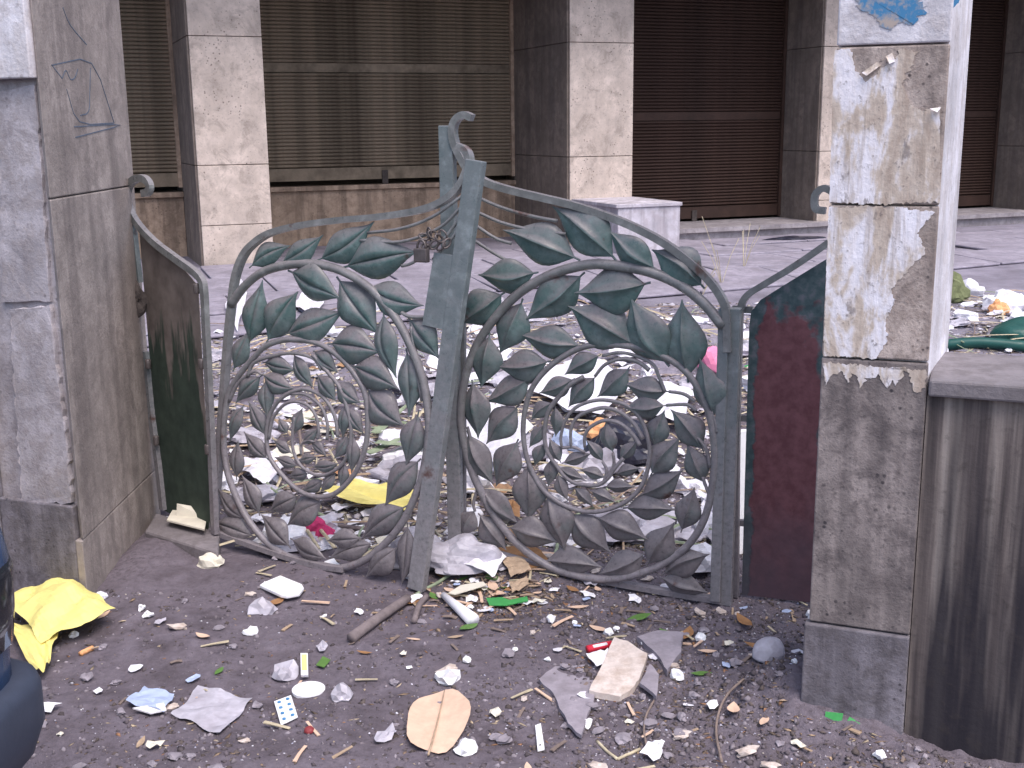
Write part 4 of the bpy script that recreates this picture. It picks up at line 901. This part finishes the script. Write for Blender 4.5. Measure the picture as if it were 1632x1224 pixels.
family(220, 'wood_chip', ['chip', 'twig', 'chip', 'tan', 'twig', 'straw'], 'wood chip scattered on the dirt outside the gate', 'wood chip', 'wood chips on the dirt', mk_chip, lambda r: heap(r) if r.random() < .3 else street(r))
family(80, 'paper_bit', ['paper', 'cream', 'white_plastic', 'paper', 'blue', 'grey_plastic'], 'crumpled paper bit on the dirt outside the gate', 'paper', 'paper bits on the dirt', mk_paper, lambda r: heap(r) if r.random() < .35 else street(r))
family(70, 'fallen_leaf', ['tan', 'brownleaf', 'chip', 'tan', 'brownleaf', 'greenleaf'], 'curled leaf on the dirt outside the gate', 'leaf', 'dry leaves on the dirt', mk_leaf, lambda r: heap(r) if r.random() < .3 else street(r))
family(290, 'paper_scrap', ['paper', 'white_plastic', 'paper', 'cream', 'white_plastic', 'grey_plastic'], 'crumpled scrap among the courtyard litter', 'scrap', 'scraps in the courtyard', lambda r: (lambda m: (setattr(m, 'v', [tuple(Vector(v) * 1.8) for v in m.v]), m)[1])(mk_paper(r)), lambda r: yard(r) if r.random() < .85 else yardr(r))
family(130, 'crushed_bag', ['white_plastic', 'grey_plastic', 'white_plastic', 'paper', 'white_plastic', 'grey_plastic'], 'crushed plastic bag among the courtyard litter', 'bag', 'bags in the courtyard', mk_bag, lambda r: yard(r) if r.random() < .85 else yardr(r))
family(16, 'coloured_wrapper', ['blue', 'red', 'orange', 'pink', 'yellow', 'green_plastic'], 'wrapper scrap among the courtyard litter', 'wrapper', 'wrappers in the courtyard', lambda r: mk_bag(r) if False else (lambda m: (setattr(m, 'v', [tuple(Vector(v) * 1.6) for v in m.v]), m)[1])(mk_paper(r)), yard)
family(290, 'dry_stalk', ['straw', 'straw', 'frond', 'twig', 'straw', 'chip'], 'long stalk among the courtyard litter', 'stalk', 'stalks in the courtyard', mk_straw, lambda r: yard(r) if r.random() < .9 else yardr(r))
family(26, 'cardboard_scrap', ['card', 'chip', 'card', 'cream', 'brownleaf', 'card'], 'torn stiff scrap among the courtyard litter', 'cardboard', 'cardboard in the courtyard', lambda r: (lambda m: (setattr(m, 'v', [tuple(Vector(v) * 3) for v in m.v]), m)[1])(mk_paper(r)), yard)
# ---- what nobody could count
def grains(n, area, smin, smax, cols, seed, name, label_kind, flat=1.0, long=1.0, sink=.35):
    r = np.random.default_rng(seed); base = np.array([(1, 0, 0), (0, 1, 0), (-1, 0, 0), (0, -1, 0), (0, 0, 1), (0, 0, -1)], float)
    tri = np.array([(0, 1, 4), (1, 2, 4), (2, 3, 4), (3, 0, 4), (1, 0, 5), (2, 1, 5), (3, 2, 5), (0, 3, 5)])
    pr_ = random.Random(seed); pts = []
    while len(pts) < n:
        p = area(pr_)
        if not blocked(*p): pts.append(p)
    pts = np.array(pts); h = hgt(pts[:, 0], pts[:, 1])
    s_ = smin + (smax - smin) * r.random(n) ** 3
    V = base[None] * (1 + r.uniform(-.45, .45, (n, 6, 1))) + r.uniform(-.2, .2, (n, 6, 3))
    V[..., 0] *= long; V[..., 2] *= flat
    tl = r.normal(0, .3, n)[:, None]; V[..., 2] += V[..., 0] * tl * .4
    a = r.uniform(0, 6.283, n)[:, None]; x, y = V[..., 0].copy(), V[..., 1].copy()
    V[..., 0] = x * np.cos(a) - y * np.sin(a); V[..., 1] = x * np.sin(a) + y * np.cos(a)
    V *= s_[:, None, None]; V[..., 0] += pts[:, 0:1]; V[..., 1] += pts[:, 1:2]; V[..., 2] += h[:, None] + (s_ * flat * sink)[:, None]
    T = (tri[None] + (np.arange(n) * 6)[:, None, None]).reshape(-1)
    me = bpy.data.meshes.new(name); me.vertices.add(n * 6); me.vertices.foreach_set('co', V.astype(np.float32).ravel())
    me.loops.add(len(T)); me.loops.foreach_set('vertex_index', T.astype(np.int32)); me.polygons.add(len(T) // 3); me.polygons.foreach_set('loop_start', np.arange(0, len(T), 3, dtype=np.int32)); me.update()
    cols = np.array(cols); ci = cols[r.integers(0, len(cols), n)] * r.uniform(.7, 1.25, (n, 1)); c4 = np.repeat(np.concatenate([np.clip(ci, 0, .9), np.ones((n, 1))], 1), 8, axis=0)
    at = me.attributes.new('Col', 'FLOAT_COLOR', 'FACE'); at.data.foreach_set('color', c4.astype(np.float32).ravel())
    me.materials.append(M['debris']); o = bpy.data.objects.new(name, me); COL.objects.link(o); o['kind'] = 'stuff'; tag(o, label_kind, name.replace('_', ' ')); return o
def street2(r):
    while True:
        x, y = r.uniform(-2.1, 1.5), 2.1 + 2.1 * r.random() ** 1.2
        if r.random() < .14 + .55 * (x > .15) + .9 * max(0, float(vnoise(x * 2.2, y * 2.2, 9))): return x, y
def yard2(r): return yard(r) if r.random() < .8 else yardr(r)
grains(26000, street2, .0012, .012, [(.09, .075, .082), (.12, .10, .115), (.16, .138, .155), (.26, .23, .26), (.10, .08, .075)], 1, 'gravel', 'fine dark gravel and soil crumbs over the street dirt', .7, sink=-.05)
grains(4500, street2, .001, .0048, [(.6, .58, .66), (.75, .74, .8), (.5, .5, .62), (.45, .4, .36)], 2, 'pale_crumbs', 'pale glass and plaster crumbs sprinkled on the street dirt', .6)
grains(5000, lambda r: heap(r) if r.random() < .25 else street2(r), .002, .006, [(.2, .14, .10), (.35, .25, .17), (.12, .09, .07), (.45, .36, .26), (.3, .16, .09)], 3, 'plant_litter', 'fine twig and leaf litter over the street dirt', .25, 3.2)
grains(14000, yard2, .004, .022, [(.6, .58, .66), (.5, .47, .53), (.3, .26, .27), (.42, .36, .3), (.22, .18, .17), (.75, .74, .8), (.5, .45, .38)], 4, 'courtyard_refuse', 'fine trodden refuse covering the courtyard ground', .35, 1.6)
grains(9000, yard2, .003, .010, [(.5, .43, .3), (.35, .28, .2), (.6, .55, .42), (.16, .12, .1)], 5, 'courtyard_straw', 'short broken straw covering the courtyard ground', .35, 7.0)

# ================================================================== PARKED CAR (only its bumper corner is in the picture)
C0 = gp(63, 1052, .48); CA = math.radians(-6)
CX = Vector((math.cos(CA), math.sin(CA), 0)); CY = Vector((-math.sin(CA), math.cos(CA), 0))   # CX: out of the bumper, CY: away from camera
car = thing('parked_car', Vector((C0.x, C0.y, 0)) - CX * 1.8 - CY * .8, 'dark blue car with grey bumper corner parked beside the yellow bag', 'car')
def plan(x1, y1, rad, x0=-3.9, wdt=1.6, n=8):       # outline with rounded ends; x from bumper backwards
    pts = []
    for cx, cy, a0 in ((x1 - rad, y1 - rad, 0), (x0 + rad, y1 - rad, 90), (x0 + rad, y1 - wdt + rad, 180), (x1 - rad, y1 - wdt + rad, 270)):
        for k in range(n): a = math.radians(a0 + 90 * k / (n - 1)); pts.append((cx + rad * math.cos(a), cy + rad * math.sin(a)))
    return pts
def loft(levels):
    mb = MB(); rings = [[Vector((C0.x, C0.y, 0)) + CX * x + CY * y + Z * z for x, y in pts] for pts, z in levels]; n = len(rings[0])
    fs_ = [(i * n + j, i * n + (j + 1) % n, (i + 1) * n + (j + 1) % n, (i + 1) * n + j) for i in range(len(rings) - 1) for j in range(n)]
    fs_ += [tuple(range(n - 1, -1, -1)), tuple((len(rings) - 1) * n + j for j in range(n))]
    return mb.add([p for r in rings for p in r], fs_)
loft([(plan(-.10, -.07, .10), .25), (plan(-.03, -.03, .11), .27), (plan(.012, .005, .10), .32), (plan(.032, .017, .10), .38), (plan(.032, .017, .10), .455), (plan(.026, .012, .10), .475), (plan(.01, .0, .10), .485), (plan(-.03, -.03, .09), .49)]).build('bumper', 'car_plastic', car, smooth=True)
bd2 = loft([(plan(-.002, -.002, .13), .40), (plan(-.002, -.002, .13), .52), (plan(.002, .002, .13), .60), (plan(.012, .010, .13), .72), (plan(.004, .0, .13), .79), (plan(-.06, -.05, .14), .88), (plan(-.20, -.12, .18, -3.7, 1.46), .93)]).build('body', 'car_paint', car, smooth=True)
loft([(plan(-.45, -.13, .2, -3.0, 1.44), .92), (plan(-.75, -.24, .25, -2.5, 1.22), 1.36), (plan(-.85, -.30, .25, -2.4, 1.10), 1.42)]).build('cabin', 'car_glass', car, smooth=True)
lt = loft([(plan(.006, .004, .13, -.30, .30), .56), (plan(.012, .010, .13, -.30, .30), .62), (plan(.016, .013, .13, -.30, .30), .70), (plan(.010, .008, .13, -.30, .30), .73)]).build('tail_light', 'car_glass', car, smooth=True)
for x in (-.75, -3.15):
    for y in (-.15, -1.47):
        c = Vector((C0.x, C0.y, .29)) + CX * (x + .05) + CY * y
        w_ = MB().tube([c - CY * .09, c - CY * .07, c + CY * .07, c + CY * .09], lambda t: .29 if .2 < t < .8 else .26, Z, 28).build('wheel', 'rubber', car, smooth=False); MB().tube([c - CY * .095, c + CY * .095], .17, Z, 20).build('rim', 'bare', w_)
for o in list(bpy.data.objects):
    if '_w' in o: del o['_w']
